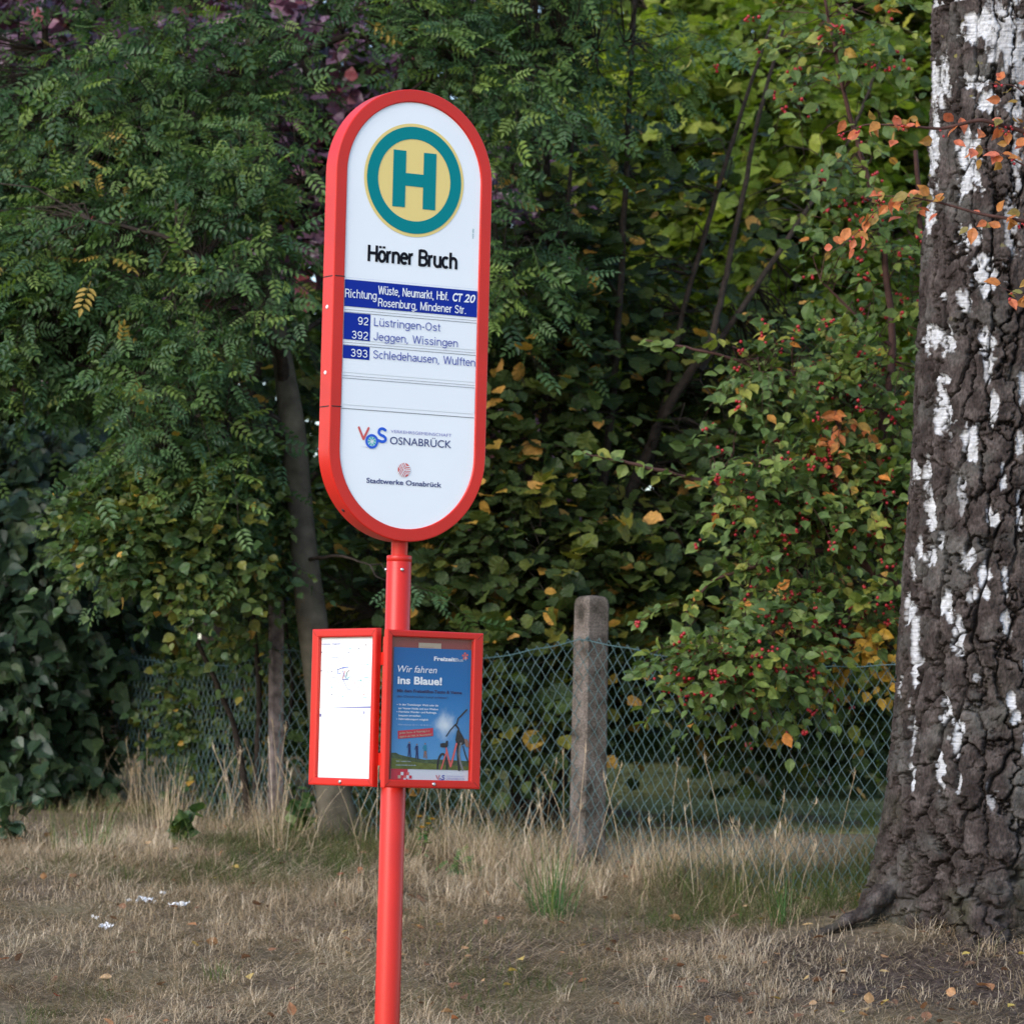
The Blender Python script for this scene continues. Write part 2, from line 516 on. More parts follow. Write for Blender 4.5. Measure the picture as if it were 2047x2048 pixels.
def glyphs():
    """a plain grotesque drawn as centre lines: advance width and strokes, cap height 1"""
    bowl = _arc(.25, .36, .20, .30, 0, 360, 26)
    stem = lambda x, a=.0, b=.72: [(x, a), (x, b)]
    dots = [[(.13, .86), (.13, .99)], [(.37, .86), (.37, .99)]]
    n_ = [stem(.06), [(.06, .40)] + _arc(.25, .44, .19, .22, 165, 0) + [(.44, .0)]]
    u_ = [[(.06, .72)] + _arc(.25, .28, .19, .22, 180, 345), stem(.44)]
    g = {
        ' ': (.27, []), 'H': (.62, [stem(.06, 0, 1), stem(.56, 0, 1), [(.06, .52), (.56, .52)]]),
        'B': (.58, [stem(.06, 0, 1), [(.06, .94)] + _arc(.30, .735, .20, .205, 90, -90) + [(.06, .53)], [(.30, .53)] + _arc(.30, .295, .23, .235, 90, -90) + [(.06, .06)]]),
        'R': (.60, [stem(.06, 0, 1), [(.06, .94)] + _arc(.31, .715, .21, .225, 90, -90) + [(.06, .49)], [(.30, .49), (.42, .44), (.47, .34), (.49, .12), (.54, .0)]]),
        'W': (.88, [[(.03, 1), (.22, .02)], [(.22, .02), (.43, .98)], [(.43, .98), (.64, .02)], [(.64, .02), (.83, 1)]]),
        'N': (.62, [stem(.06, 0, 1), stem(.56, 0, 1), [(.07, .98), (.55, .02)]]),
        'M': (.74, [stem(.06, 0, 1), stem(.68, 0, 1), [(.07, .97), (.37, .04)], [(.37, .04), (.67, .97)]]),
        'S': (.56, [_arc(.28, .72, .20, .22, 15, 180, 10) + [(.10, .64), (.20, .56), (.36, .48), (.46, .40)] + _arc(.28, .28, .22, .22, 20, -165, 12)]),
        'L': (.48, [stem(.06, 0, 1), [(.06, .06), (.46, .06)]]), 'O': (.68, [_arc(.33, .5, .27, .44, 0, 360, 30)]),
        'J': (.46, [[(.38, 1), (.38, .30)] + _arc(.22, .27, .16, .21, 0, -180, 12) + [(.06, .32)]]),
        'o': (.50, [bowl]), 'ö': (.50, [bowl] + dots), 'c': (.47, [_arc(.25, .36, .20, .30, 48, 312, 20)]),
        'e': (.50, [[(.05, .38), (.45, .38)] + _arc(.25, .36, .20, .30, 4, 318, 22)]),
        'n': (.50, n_), 'h': (.50, [stem(.06, 0, 1), n_[1]]), 'u': (.50, u_), 'ü': (.50, u_ + dots),
        'm': (.76, [stem(.06), [(.06, .40)] + _arc(.22, .46, .16, .20, 165, 0) + [(.38, 0)], [(.38, .40)] + _arc(.54, .46, .16, .20, 165, 0) + [(.70, 0)]]),
        'r': (.32, [stem(.06), [(.06, .38)] + _arc(.26, .42, .20, .24, 165, 82, 8)]),
        'i': (.20, [stem(.08), [(.08, .86), (.08, 1)]]), 'l': (.20, [stem(.08, 0, 1)]),
        't': (.28, [[(.13, .90), (.13, .20), (.16, .09), (.27, .055)], [(.01, .66), (.27, .66)]]),
        'f': (.27, [[(.12, 0), (.12, .80), (.16, .91), (.28, .94)], [(.0, .66), (.26, .66)]]),
        'g': (.51, [bowl, [(.45, .72), (.45, -.05)] + _arc(.25, -.03, .20, .18, 0, -150, 10)]),
        'd': (.51, [bowl, stem(.45, 0, 1)]), 'b': (.51, [bowl, stem(.06, 0, 1)]),
        'k': (.46, [stem(.06, 0, 1), [(.41, .71), (.08, .33)], [(.19, .44), (.44, 0)]]),
        's': (.45, [_arc(.23, .52, .15, .14, 20, 180, 9) + [(.10, .46), (.18, .40), (.30, .34), (.37, .27)] + _arc(.22, .20, .17, .14, 25, -165, 10)]),
        'a': (.49, [_arc(.25, .50, .17, .16, 165, 0, 10) + [(.42, .46), (.42, .12), (.47, .04)], [(.42, .41), (.30, .38), (.14, .34), (.06, .24), (.06, .16), (.12, .08), (.22, .05), (.33, .09), (.42, .19)]]),
        ',': (.25, [[(.10, .10), (.10, .0), (.05, -.14)]]), '.': (.25, [[(.10, .0), (.10, .12)]]), '-': (.32, [[(.04, .36), (.28, .36)]]),
        '9': (.55, [_arc(.25, .67, .20, .27, 0, 360, 24), [(.45, .67), (.45, .40)] + _arc(.25, .36, .20, .30, 0, -140, 12)]),
        '2': (.55, [_arc(.25, .70, .19, .24, 170, -20, 12) + [(.40, .52), (.16, .26), (.06, .06)], [(.04, .06), (.46, .06)]]),
        '3': (.55, [_arc(.24, .73, .18, .21, 165, -80, 12) + [(.18, .52)], [(.20, .52), (.26, .52)] + _arc(.25, .29, .20, .23, 80, -165, 14)]),
    }
    return g


GLY = glyphs()


def grotesk(f, s, u0, v0, u1, cap, mat, off, w=.11):
    """lettering s from u0 to u1 on base line v0"""
    tot = sum(GLY[c][0] + .045 for c in s) - .06
    sx = (u1 - u0) / tot; pen = 0.0; k = 0
    for c in s:
        adv, strokes = GLY[c]
        for st in strokes:
            pts = [(u0 + (pen + x) * sx, v0 + y * cap) for x, y in st]
            f.stroke(pts, w * cap, mat, off + .00004 * (k % 12), cap=False); k += 1
        pen += adv + .045


# ------------------------------------------------------------------ bus stop sign
PXW, PYW = -0.3566, 13.0
ROOT = (PXW, PYW, float(gz(PXW, PYW)) - .03)
stop = thing('bus_stop_sign', 'red and white bus stop sign with two red notice cases on its red pole', 'bus stop', ROOT)
ANCH = np.array([-0.341, 13.0, 0.0])


def placed(o, yaw):
    """o's mesh is written as (u, -off, v) about the anchor, turned by yaw"""
    o.rotation_euler = (0, 0, R(yaw))
    o.location = Vector(ANCH) - Vector(ROOT)
    return o


def child(o, parent):
    o.parent = parent
    return o


def stadium(r, hs, seg=40):
    """outline of a rounded bar: radius r, straight half height hs"""
    out = []
    for k in range(seg + 1):
        a = math.pi * k / seg; out.append((r * math.cos(a), hs + r * math.sin(a)))
    for k in range(seg + 1):
        a = math.pi + math.pi * k / seg; out.append((r * math.cos(a), -hs + r * math.sin(a)))
    return out


UC, VC, RO, HS = -0.0175, 3.021, 0.286, 0.727 - 0.286
prof = [(0.0, -.030), (0.0, .0365), (.0012, .0388), (.0035, .040), (.0375, .040), (.0395, .0392), (.041, .037), (.041, .026)]
b = MB(); rings = []
for d, off in prof:
    rings.append([(UC + p[0], -off, VC + p[1]) for p in stadium(RO - d, HS)])
n = len(rings[0]); V = np.array(rings).reshape(-1, 3)
ii = np.arange(len(prof) * n).reshape(len(prof), n)
a_, b_ = ii[:-1], ii[1:]
b.add(V, np.stack([a_, np.roll(a_, -1, 1), np.roll(b_, -1, 1), b_], -1).reshape(-1, 4))
# closed red back
cst = [(UC + p[0], .030, VC + p[1]) for p in stadium(RO, HS)]
b.add(cst + [(UC, .030, VC)], [(k, len(cst), (k + 1) % len(cst)) for k in range(len(cst))])
fr = placed(b.build('sign_frame', M['red'], stop, smooth=False), 30.4)
for p in fr.data.polygons: p.use_smooth = True
md = fr.modifiers.new('edges', 'EDGE_SPLIT'); md.split_angle = R(18)

b = MB(); st = [(UC + p[0], -.034, VC + p[1]) for p in stadium(RO - .0405, HS)]
b.add(st + [(UC, -.034, VC)], [(k, (k + 1) % len(st), len(st)) for k in range(len(st))])
panel = placed(b.build('sign_panel', M['panel'], stop), 30.4)

# frame joints on the left limb, rivets on its side
for v in (3.1255, 2.7108):
    fl = MB()
    u = UC - RO
    prj = [(-.0012, -.028), (-.0012, .030), (.0012, .0372), (.0068, .0412), (.0405, .0412)]
    pts = []
    for dv in (-.0016, .0016): pts += [(u + d, -o_, v + dv) for d, o_ in prj]
    k = len(prj)
    fl.add(pts, [(i, i + 1, k + i + 1, k + i) for i in range(k - 1)])
    placed(fl.build('frame_joint', M['dark'], stop), 30.4)


def stud(c, axis, r, h, mat, name, parent):
    """small domed screw head"""
    ax = Vector(axis).normalized(); q = ax.to_track_quat('Z', 'Y').to_matrix()
    rings = [(r, 0), (r, h * .5), (r * .75, h * .9), (r * .35, h)]
    k = 14; V = []
    for rr, hh in rings:
        for j in range(k):
            t = 2 * math.pi * j / k; V.append(tuple(Vector(c) + q @ Vector((rr * math.cos(t), rr * math.sin(t), hh))))
    V.append(tuple(Vector(c) + ax * h * .8)); mb = MB()
    fs = [(i * k + j, i * k + (j + 1) % k, (i + 1) * k + (j + 1) % k, (i + 1) * k + j) for i in range(3) for j in range(k)]
    mb.add(V, fs)
    mb.f[3].append(np.array([(3 * k + j, 3 * k + (j + 1) % k, 4 * k) for j in range(k)])); mb.t[3].append(np.full(k, .5)); mb.m[3].append(np.zeros(k, np.int64))
    return mb.build(name, mat, parent, smooth=True)


for v in (3.028, 2.8184):
    placed(stud((UC - RO, -.004, v), (-1, 0, 0), .0065, .004, M['white_rivet'], 'rivet', stop), 30.4)
a = R(223); placed(stud((UC + RO * math.cos(a), -.004, VC - HS + RO * math.sin(a)), (math.cos(a), 0, math.sin(a)), .006, .003, M['dark'], 'drain_plug', stop), 30.4)

ZP = .034
# emblem
f = Flat()
C0 = (-0.0185, 3.4557)
f.ring(C0, .1826, 0, 'yellow', ZP + .0012)
f.ring(C0, .1725, .1325, 'teal', ZP + .0024)
hu0, hu1, hv0, hv1 = -.0968, .0604, 3.3655, 3.5480
f.rect(hu0, hv0, hu0 + .0462, hv1, 'teal', ZP + .0024)
f.rect(hu1 - .0462, hv0, hu1, hv1, 'teal', ZP + .0024)
f.rect(hu0 + .0462, 3.4355, hu1 - .0462, 3.4765, 'teal', ZP + .0024)
child(f.build('stop_emblem', panel), panel)
f = Flat()
grotesk(f, 'Hörner Bruch', -.1790, 3.1818, .1458, .0525, 'black', ZP + .0014, .185)
child(f.build('stop_name', panel), panel)
f = Flat()
f.text('VOS 002', .2065, 3.286, .2395, .006, 'teal', ZP + .0014, rot=R(90))
child(f.build('imprint', panel), panel)
# direction strip
f = Flat()
UL, UR = -.2600, .2245
f.rect(UL, 3.0322, UR, 3.1174, 'blue', ZP + .002)
grotesk(f, 'Richtung', -.2590, 3.0598, -.1455, .0275, 'white_ink', ZP + .0032, .115)
grotesk(f, 'Wüste, Neumarkt, Hbf.', -.1392, 3.0785, .1193, .0275, 'white_ink', ZP + .0032, .12)
grotesk(f, 'Rosenburg, Mindener Str.', -.1390, 3.0397, .1850, .0268, 'white_ink', ZP + .0032, .12)
f.text('CT', .1328, 3.0785, .1700, .0268, 'white_ink', ZP + .0032, bold=.03, shear=.2)
f.text('20', .1745, 3.0785, .2172, .0268, 'white_ink', ZP + .0032, bold=.02, shear=.25)
child(f.build('direction_strip', panel), panel)


def route_strip(v0, v1, rows, rail_v, name='route_strip', box=None):
    f = Flat()
    f.rect(UL, v0, UR, v1, 'rail', ZP + .0012)
    if box: f.rect(UL, box[0], -.1648, box[1], 'blue', ZP + .0022)
    for (num, nu0, dest, du1, base) in rows:
        grotesk(f, num, nu0, base, -.1712, .0250, 'white_ink', ZP + .0034, .125)
        grotesk(f, dest, -.1525, base, du1, .0266, 'ink', ZP + .0034, .105)
    # rail under the strip: its edge shade painted as two thin dark lines
    f.rect(UL, rail_v, UR, rail_v + .0016, 'gap', ZP + .0026)
    f.rect(UL, rail_v + .0085, UR, rail_v + .0096, 'gap', ZP + .0026)
    return child(f.build(name, panel), panel)


route_strip(2.9262, 3.0130, [('92', -.2105, 'Lüstringen-Ost', .0898, 2.9760), ('392', -.2310, 'Jeggen, Wissingen', .1562, 2.9302)], 3.0125, box=(2.9266, 3.0116))
route_strip(2.8215, 2.9085, [('393', -.2330, 'Schledehausen, Wulften', .2222, 2.8725)], 2.9078, box=(2.8659, 2.9074))
route_strip(2.7190, 2.8015, [], 2.8022, name='blank_strip')
for v_, h_, m_ in ((2.7055, .0020, 'gap'), (3.1235, .0007, 'pale_grey')):
    f = Flat(); f.rect(UL, v_, UR, v_ + h_, m_, ZP + .0014)  # shade of a rail drawn as one thin flat line
    child(f.build('rail_shade_line', panel), panel)
# transport logo
f = Flat()
f.stroke([(-.1956, 2.6490), (-.1782, 2.6135)], .0075, 'logo_red', ZP + .0016); f.stroke([(-.1778, 2.6135), (-.1607, 2.6490)], .0075, 'logo_red', ZP + .0017)
f.ring((-.1480, 2.6077), .0232, .0155, 'logo_blue', ZP + .0026)
for k in range(8):
    a = k * math.pi / 4 + .2
    f.poly([(-.1480 + r_ * math.cos(a + d), 2.6077 + r_ * math.sin(a + d)) for r_, d in ((.004, 0), (.0138, -.27), (.0148, 0), (.0138, .27))], 'logo_teal', ZP + .0026)
f.stroke([(-.1003, 2.6462), (-.1090, 2.6505), (-.1195, 2.6480), (-.1238, 2.6385), (-.1180, 2.6310), (-.1050, 2.6262), (-.0985, 2.6195), (-.1010, 2.6118), (-.1110, 2.6090), (-.1250, 2.6120)], .0088, 'logo_blue', ZP + .0022, smooth=True)
f.poly([(-.1916, 2.5885), (-.1620, 2.5868), (-.1620, 2.5890)], 'pale_grey', ZP + .0014)
f.text('VERKEHRSGEMEINSCHAFT', -.0797, 2.6395, .1423, .0102, 'pale_ink', ZP + .0016)
f.text('OSNABRÜCK', -.0820, 2.6034, .1425, .0250, 'navy', ZP + .0016, bold=.004)
child(f.build('transport_logo', panel), panel)
# utility logo: a disc cut by three sets of bent stripes
f = Flat()
LC = (-.0279, 2.5234); LR = .0228


def disc_stripes():
    """white bent lines over a red disc, three-fold"""
    f.ring(LC, LR, 0, 'logo_red', ZP + .0014, 48)
    for k in range(3):
        a = R(60 + 120 * k); d = np.array([math.cos(a), math.sin(a)])
        a1, a2 = a - R(60), a + R(60)
        e1 = np.array([math.cos(a1), math.sin(a1)]); e2 = np.array([math.cos(a2), math.sin(a2)])
        for s, wd in ((.0012, .0020), (.0062, .0024), (.0118, .0028)):
            o_ = np.array(LC) + d * s * 1.15

            def to_edge(o, e):
                t = 0.0
                while np.linalg.norm(o + e * t - np.array(LC)) < LR + .0004 and t < .06: t += .0004
                return o + e * t
            f.stroke([to_edge(o_, e1), o_, to_edge(o_, e2)], wd, 'panel', ZP + .0022 + k * .0001, cap=False)


disc_stripes()
f.text('Stadtwerke Osnabrück', -.1632, 2.4752, .1101, .0163, 'navy', ZP + .0016, bold=.018)
child(f.build('utility_logo', panel), panel)

# pole: neck, collar, main mast
def lathe(rs, zs, cx, cy, k=32):
    mb = MB(); V = []
    for r_, z in zip(rs, zs):
        for j in range(k):
            t = 2 * math.pi * j / k; V.append((cx + r_ * math.cos(t), cy + r_ * math.sin(t), z))
    nr = len(rs)
    mb.add(V, [(i * k + j, i * k + (j + 1) % k, (i + 1) * k + (j + 1) % k, (i + 1) * k + j) for i in range(nr - 1) for j in range(k)])
    return mb


zr = ROOT[2]
o = lathe([.0265, .0265, .028], [2.24, 2.305, 2.312], 0, 0).build('neck', M['red'], stop, smooth=True); o.location = (0, 0, -zr)
o = lathe([.026, .0385, .0405, .0405, .0395, .0395, .0400, .0400], [2.2525, 2.2515, 2.2490, 2.2335, 2.2325, 2.2310, 2.2300, zr - .2], 0, 0, 40).build('pole', M['red'], stop, smooth=True); o.location = (0, 0, -zr)
md = o.modifiers.new('edges', 'EDGE_SPLIT'); md.split_angle = R(50)
for ang in (-75, -172):
    a = R(ang); s_ = stud((.040 * math.cos(a), .040 * math.sin(a), 2.2055 - zr), (math.cos(a), math.sin(a), 0), .0058, .006, M['steel'], 'screw', stop)


def case(yaw, u0, u1, v0, v1, iu0, iu1, iv0, iv1, back):
    """a flat notice case: frame with a bevelled rim, back tray; front plane at off .09"""
    mb = MB()
    fo, bo = .096, .075

    def rct(a0, b0, a1, b1, off): return [(a0, -off, b0), (a1, -off, b0), (a1, -off, b1), (a0, -off, b1)]
    loops = [rct(u0, v0, u1, v1, bo), rct(u0, v0, u1, v1, fo - .006), rct(u0 + .002, v0 + .002, u1 - .002, v1 - .002, fo - .001),
             rct(u0 + .006, v0 + .006, u1 - .006, v1 - .006, fo), rct(iu0 - .004, iv0 - .004, iu1 + .004, iv1 + .004, fo),
             rct(iu0, iv0, iu1, iv1, fo - .003), rct(iu0, iv0, iu1, iv1, fo - .018)]
    V = [p for L_ in loops for p in L_]
    fs = [(4 * i + j, 4 * i + (j + 1) % 4, 4 * i + 4 + (j + 1) % 4, 4 * i + 4 + j) for i in range(len(loops) - 1) for j in range(4)]
    fs.append((3, 2, 1, 0))
    mb.add(V, fs)
    c = placed(mb.build('notice_case', M['red'], stop), yaw)
    mb = MB(); mb.add(rct(iu0 + .0004, iv0 + .0004, iu1 - .0004, iv1 - .0004, fo - .0165), [(0, 1, 2, 3)])
    mb.build('backing', M[back], c)
    mb = MB(); mb.add(rct(iu0 + .0005, iv0 + .0005, iu1 - .0005, iv1 - .0005, fo - .0055), [(0, 1, 2, 3)])
    mb.build('pane', M['pane'], c)
    um = (u0 + u1) / 2
    stud((um + .004, -fo, (v0 + iv0) / 2 + .0005), (0, -1, 0), .0062, .006, M['steel'], 'latch', c)
    for uu, vv, su, sv in ((u0, v0, 1, 1), (u1, v0, -1, 1), (u0, v1, 1, -1), (u1, v1, -1, -1)):
        mb = MB(); e = .0004
        P0, P1 = (uu + su * .006, vv + sv * .006), (uu + su * .024, vv + sv * .022)
        mb.add([(P0[0] - e, -fo - .0003, P0[1] + sv * su * e), (P0[0] + e, -fo - .0003, P0[1] - sv * su * e), (P1[0] + e, -fo - .0003, P1[1] - sv * su * e), (P1[0] - e, -fo - .0003, P1[1] + sv * su * e)], [(0, 1, 2, 3)])
        mb.build('mitre_joint', M['dark'], c)
    return c


right = case(32.0, -.1095, .2480, 1.5115, 2.0110, -.0890, .2118, 1.5372, 1.9890, 'back_red')
right['label'] = 'notice case with the blue excursion poster'
left = case(-52.9, -.3690, -.0085, 1.5115, 2.0175, -.3345, -.0313, 1.5362, 1.9900, 'paper')
left['label'] = 'notice case with the white route map and timetable'
# clamp plates behind the two cases
for z in (1.60, 1.92):
    mb = MB()
    for yaw in (32.0, -52.9):
        a = R(yaw); n_ = np.array([math.sin(a), -math.cos(a), 0]); t_ = np.array([math.cos(a), math.sin(a), 0])
        c0 = ANCH - np.array(ROOT) + n_ * .0; sgn = 1 if yaw > 0 else -1
        q = []
        for ou in (-.05, .05):
            for on in (.030, .0745):
                for oz in (-.02, .02): q.append(c0 + t_ * (ou + sgn * .03) + n_ * on + np.array([0, 0, z + oz]))
        mb.add(q, [(0, 1, 3, 2), (4, 6, 7, 5), (0, 4, 5, 1), (2, 3, 7, 6), (0, 2, 6, 4), (1, 5, 7, 3)])
    mb.build('clamp', M['red'], stop)
mb = MB()
a = R(-10.5); n_ = np.array([math.sin(a), -math.cos(a), 0]); t_ = np.array([math.cos(a), math.sin(a), 0]); q = []
for ou in (-.050, .035):
    for on in (.036, .052):
        for z in (1.535, 1.99): q.append(ANCH - np.array(ROOT) + t_ * ou + n_ * on + np.array([0, 0, z]))
mb.add(q, [(0, 1, 3, 2), (4, 6, 7, 5), (0, 4, 5, 1), (2, 3, 7, 6), (0, 2, 6, 4), (1, 5, 7, 3)])
mb.build('mounting_channel', M['red'], stop)

# the blue poster
PB = .082
f = Flat()
pu0, pu1, pv0, pv1 = -.0770, .2100, 1.5378, 1.9562
f.rect(pu0, 1.5715, pu1, pv1, 'poster_sky', PB)
f.rect(pu0, pv0, pu1, 1.5715, 'poster_white', PB)
e1, e2, e3, e4 = PB + .0008, PB + .0014, PB + .0020, PB + .0026
f.poly([(pu0, 1.5715), (pu1, 1.5715), (pu1, 1.601), (.0937, 1.604), (.0455, 1.602), (.0195, 1.606), (-.0149, 1.610), (-.0300, 1.613), (-.0495, 1.617), (-.060, 1.622), (pu0, 1.6215)], 'poster_hill', e1)
f.poly([(pu0, 1.5715), (pu1, 1.5715), (pu1, 1.583), (.10, 1.589), (.03, 1.592), (-.02, 1.598), (pu0, 1.606)], 'poster_grass', e2)
f.text('Freizeit', .0712, 1.9180, .1512, .0132, 'white_ink', e2, bold=.03)
f.text('Bus', .1520, 1.9178, .1800, .0115, 'poster_white', e2)
for k in range(5):
    a = k * 1.2566 + .5; f.poly([(.187, 1.936), (.187 + .011 * math.cos(a - .45), 1.936 + .011 * math.sin(a - .45)), (.187 + .0125 * math.cos(a), 1.936 + .0125 * math.sin(a)), (.187 + .011 * math.cos(a + .3), 1.936 + .011 * math.sin(a + .3))], 'logo_red', e2)
f.stroke([(.188, 1.934), (.1885, 1.9226)], .0015, 'white_ink', e3)
f.text('Wir fahren', -.0615, 1.8775, .0827, .0225, 'white_ink', e2, shear=.2)
f.text('ins Blaue!', -.0612, 1.8408, .1026, .0240, 'white_ink', e2, bold=.035)
f.text('Mit dem FreizeitBus-Teuto & Venne', -.0620, 1.8142, .1781, .0098, 'poster_navy', e2, bold=.035)
f.text('das Osnabrücker Land erleben!', -.0615, 1.7975, .1251, .0078, 'poster_navy', e2, shear=.2)
for s_, u0_, v_, u1_ in (('In den Teutoburger Wald oder bis', -.0525, 1.7722, .0915), ('zur Venner Heide und zum Wiehen', -.0560, 1.7602, .0910), ('Herrliche Wander- und Radwege,', -.0535, 1.7492, .0856), ('bequem erreichen', -.0540, 1.7376, .0264), ('Fahrradtransport möglich', -.0528, 1.7262, .0553)):
    f.text(s_, u0_, v_, u1_, .0062, 'white_ink', e2, bold=.012)
for v_ in (1.7745, 1.7515, 1.7285): f.ring((-.0598, v_), .0014, 0, 'white_ink', e2, 10)
f.text('Informationen 05 41 / 20 02-22 11', -.0546, 1.7092, .0672, .0050, 'poster_pale', e2)
f.poly([(-.0545, 1.6660), (.0747, 1.6780), (.0740, 1.7036), (-.0556, 1.6913)], 'poster_red', e2)
ra = math.atan2(1.6780 - 1.6660, .1292)
f.text('Jeden Sonn- & Feiertag 2 x', -.0497, 1.6812, .0615, .0066, 'tag', e3, bold=.012, rot=ra)
f.text('täglich ab Hbf. & Neumarkt!', -.0494, 1.6695, .0700, .0066, 'tag', e3, bold=.012, rot=ra)
# three walkers on the ridge
for (hu, hv, w_, top, legs) in ((-.0125, 1.6555, .010, 'poster_navy', 'poster_navy'), (.0157, 1.6495, .0095, 'poster_navy', 'poster_navy'), (.0460, 1.6525, .011, 'poster_teal', 'poster_brown')):
    f.ring((hu, hv), .0028, 0, 'poster_brown', e3, 10)
    f.poly([(hu - w_ * .45, hv - .004), (hu + w_ * .45, hv - .004), (hu + w_ * .5, hv - .024), (hu - w_ * .35, hv - .024)], top, e3)
    f.poly([(hu - w_ * .3, hv - .022), (hu + w_ * .5, hv - .022), (hu + w_ * .75, hv - .047), (hu + w_ * .35, hv - .047), (hu + w_ * .15, hv - .03), (hu - w_ * .1, hv - .045), (hu - w_ * .45, hv - .045)], legs, e3)
    f.stroke([(hu - w_ * .4, hv - .006), (hu - w_ * .8, hv - .016)], .0022, top, e3)
# bicycle seen low from the front
f.stroke([(.112 + .0175 * math.cos(a_), 1.5805 + .041 * math.sin(a_)) for a_ in np.linspace(R(-12), R(192), 30)], .0075, 'poster_dark', e2 + .0002, cap=False)
f.stroke([(.1785, 1.6562), (.1735, 1.640), (.1729, 1.6200), (.178, 1.596), (.1880, 1.5730)], .0075, 'poster_grey', e3)
f.stroke([(.1675, 1.6633), (.168, 1.640), (.1695, 1.610), (.1745, 1.5730)], .0085, 'poster_dark', e3)
f.stroke([(.1870, 1.6480), (.196, 1.622), (.2070, 1.5987)], .004, 'poster_dark', e3)
f.poly([(.158, 1.668), (.163, 1.697), (.170, 1.702), (.178, 1.690), (.188, 1.676), (.196, 1.660), (.186, 1.652), (.175, 1.652), (.165, 1.640)], 'poster_dark', e3)
f.stroke([(.1970, 1.7644), (.1745, 1.7427)], .0052, 'poster_dark', e3); f.stroke([(.1745, 1.7427), (.166, 1.736), (.162, 1.7199), (.154, 1.7141)], .0046, 'poster_dark', e3 + .0001)
f.stroke([(.154, 1.7141), (.138, 1.698), (.1238, 1.6782)], .0038, 'poster_dark', e3); f.stroke([(.157, 1.716), (.168, 1.704), (.172, 1.690)], .006, 'poster_dark', e3 + .0002)
f.poly([(.190, 1.672), (.203, 1.670), (.209, 1.655), (.207, 1.644), (.196, 1.648)], 'poster_brown', e4)
f.poly([(.1018, 1.6543), (.112, 1.657), (.1199, 1.6562), (.124, 1.664), (.1301, 1.6646), (.1305, 1.648), (.126, 1.6425), (.110, 1.6425), (.1021, 1.6445)], 'poster_dark', e4)
f.stroke([(.1239, 1.642), (.1260, 1.630), (.1075, 1.5735)], .0045, 'logo_red', e3); f.stroke([(.1260, 1.634), (.1420, 1.582)], .0058, 'logo_red', e3 + .0001); f.stroke([(.1620, 1.655), (.1430, 1.585)], .0065, 'logo_red', e4)
f.text('Wir radeln los', -.0600, 1.5935, -.0060, .0045, 'poster_pale', e3); f.text('www.osnabrueck.de', -.0597, 1.5817, .0133, .0045, 'poster_pale', e3)
# bottom strip: checks and logo
f.rect(pu0, pv0, -.0150, 1.5714, 'poster_red', e1)
for (cu_, cv_, m_) in ((-.0360, 1.5565, 'poster_white'), (-.0255, 1.5462, 'logo_red'), (-.0460, 1.5462, 'tag'), (-.0155, 1.5565, 'logo_red'), (-.0150, 1.5462, 'poster_white'), (-.0050, 1.5462, 'poster_red'), (-.0255, 1.5380, 'poster_white')):
    f.rect(cu_ - .005, max(pv0, cv_ - .005), cu_ + .005, cv_ + .005, m_, e2)
f.stroke([(.0905, 1.5530), (.0965, 1.5405), (.1020, 1.5530)], .0032, 'poster_red', e2); f.ring((.1060, 1.5405), .005, .0028, 'ink', e2, 20)
f.stroke([(.1200, 1.5528), (.1145, 1.5525), (.1135, 1.5485), (.1195, 1.5450), (.1180, 1.5405), (.1115, 1.5405)], .0034, 'ink', e2, smooth=True)
f.text('VERKEHRSGEMEINSCHAFT', .1268, 1.5500, .1950, .0030, 'pale_ink', e2); f.text('OSNABRÜCK', .1268, 1.5400, .1965, .0072, 'pale_ink', e2)
f.rect(.0145, 1.953, .0980, 1.9730, 'tag', PB - .0008); f.rect(.022, 1.9595, .070, 1.9603, 'poster_brown', PB - .0002)
child(f.build('poster', right), right)

# route map and timetable sheet
f = Flat()
lu0, lu1 = -.3325, -.0335
f.poly([(lu0, 1.7625), (-.290, 1.7622), (lu1, 1.7680), (lu1, 1.9885), (lu0, 1.9875)], 'paper', PB)
f.text('Liniennetz  Tangenten', -.3290, 1.9668, -.2240, .0048, 'ink', PB + .001, bold=.01)
cols = ['ink', 'logo_red', 'logo_blue', 'logo_teal', 'pale_ink', 'poster_brown']
net = [[(-.2369, 1.8856), (-.225, 1.8880), (-.2172, 1.8883)], [(-.2369, 1.886), (-.2339, 1.8728), (-.218, 1.8730)], [(-.2050, 1.895), (-.204, 1.8727), (-.2060, 1.8600), (-.2030, 1.8515), (-.1744, 1.8218), (-.1620, 1.8211)],
       [(-.1945, 1.8812), (-.201, 1.8650), (-.2080, 1.8560)], [(-.1820, 1.8783), (-.1880, 1.8660), (-.1835, 1.8571), (-.1720, 1.8600), (-.1665, 1.8627)], [(-.1699, 1.8839), (-.1820, 1.8760), (-.1850, 1.8640)], [(-.2172, 1.8900), (-.19, 1.8930), (-.1760, 1.8935)], [(-.2069, 1.8800), (-.198, 1.8700), (-.1890, 1.8560)], [(-.2069, 1.8530), (-.1740, 1.8530)]]
for k, pl in enumerate(net): f.stroke(pl, .0020, cols[(k * 2 + k // 3) % 6], PB + .001 + .0001 * k, smooth=True)
rl = random.Random(5)
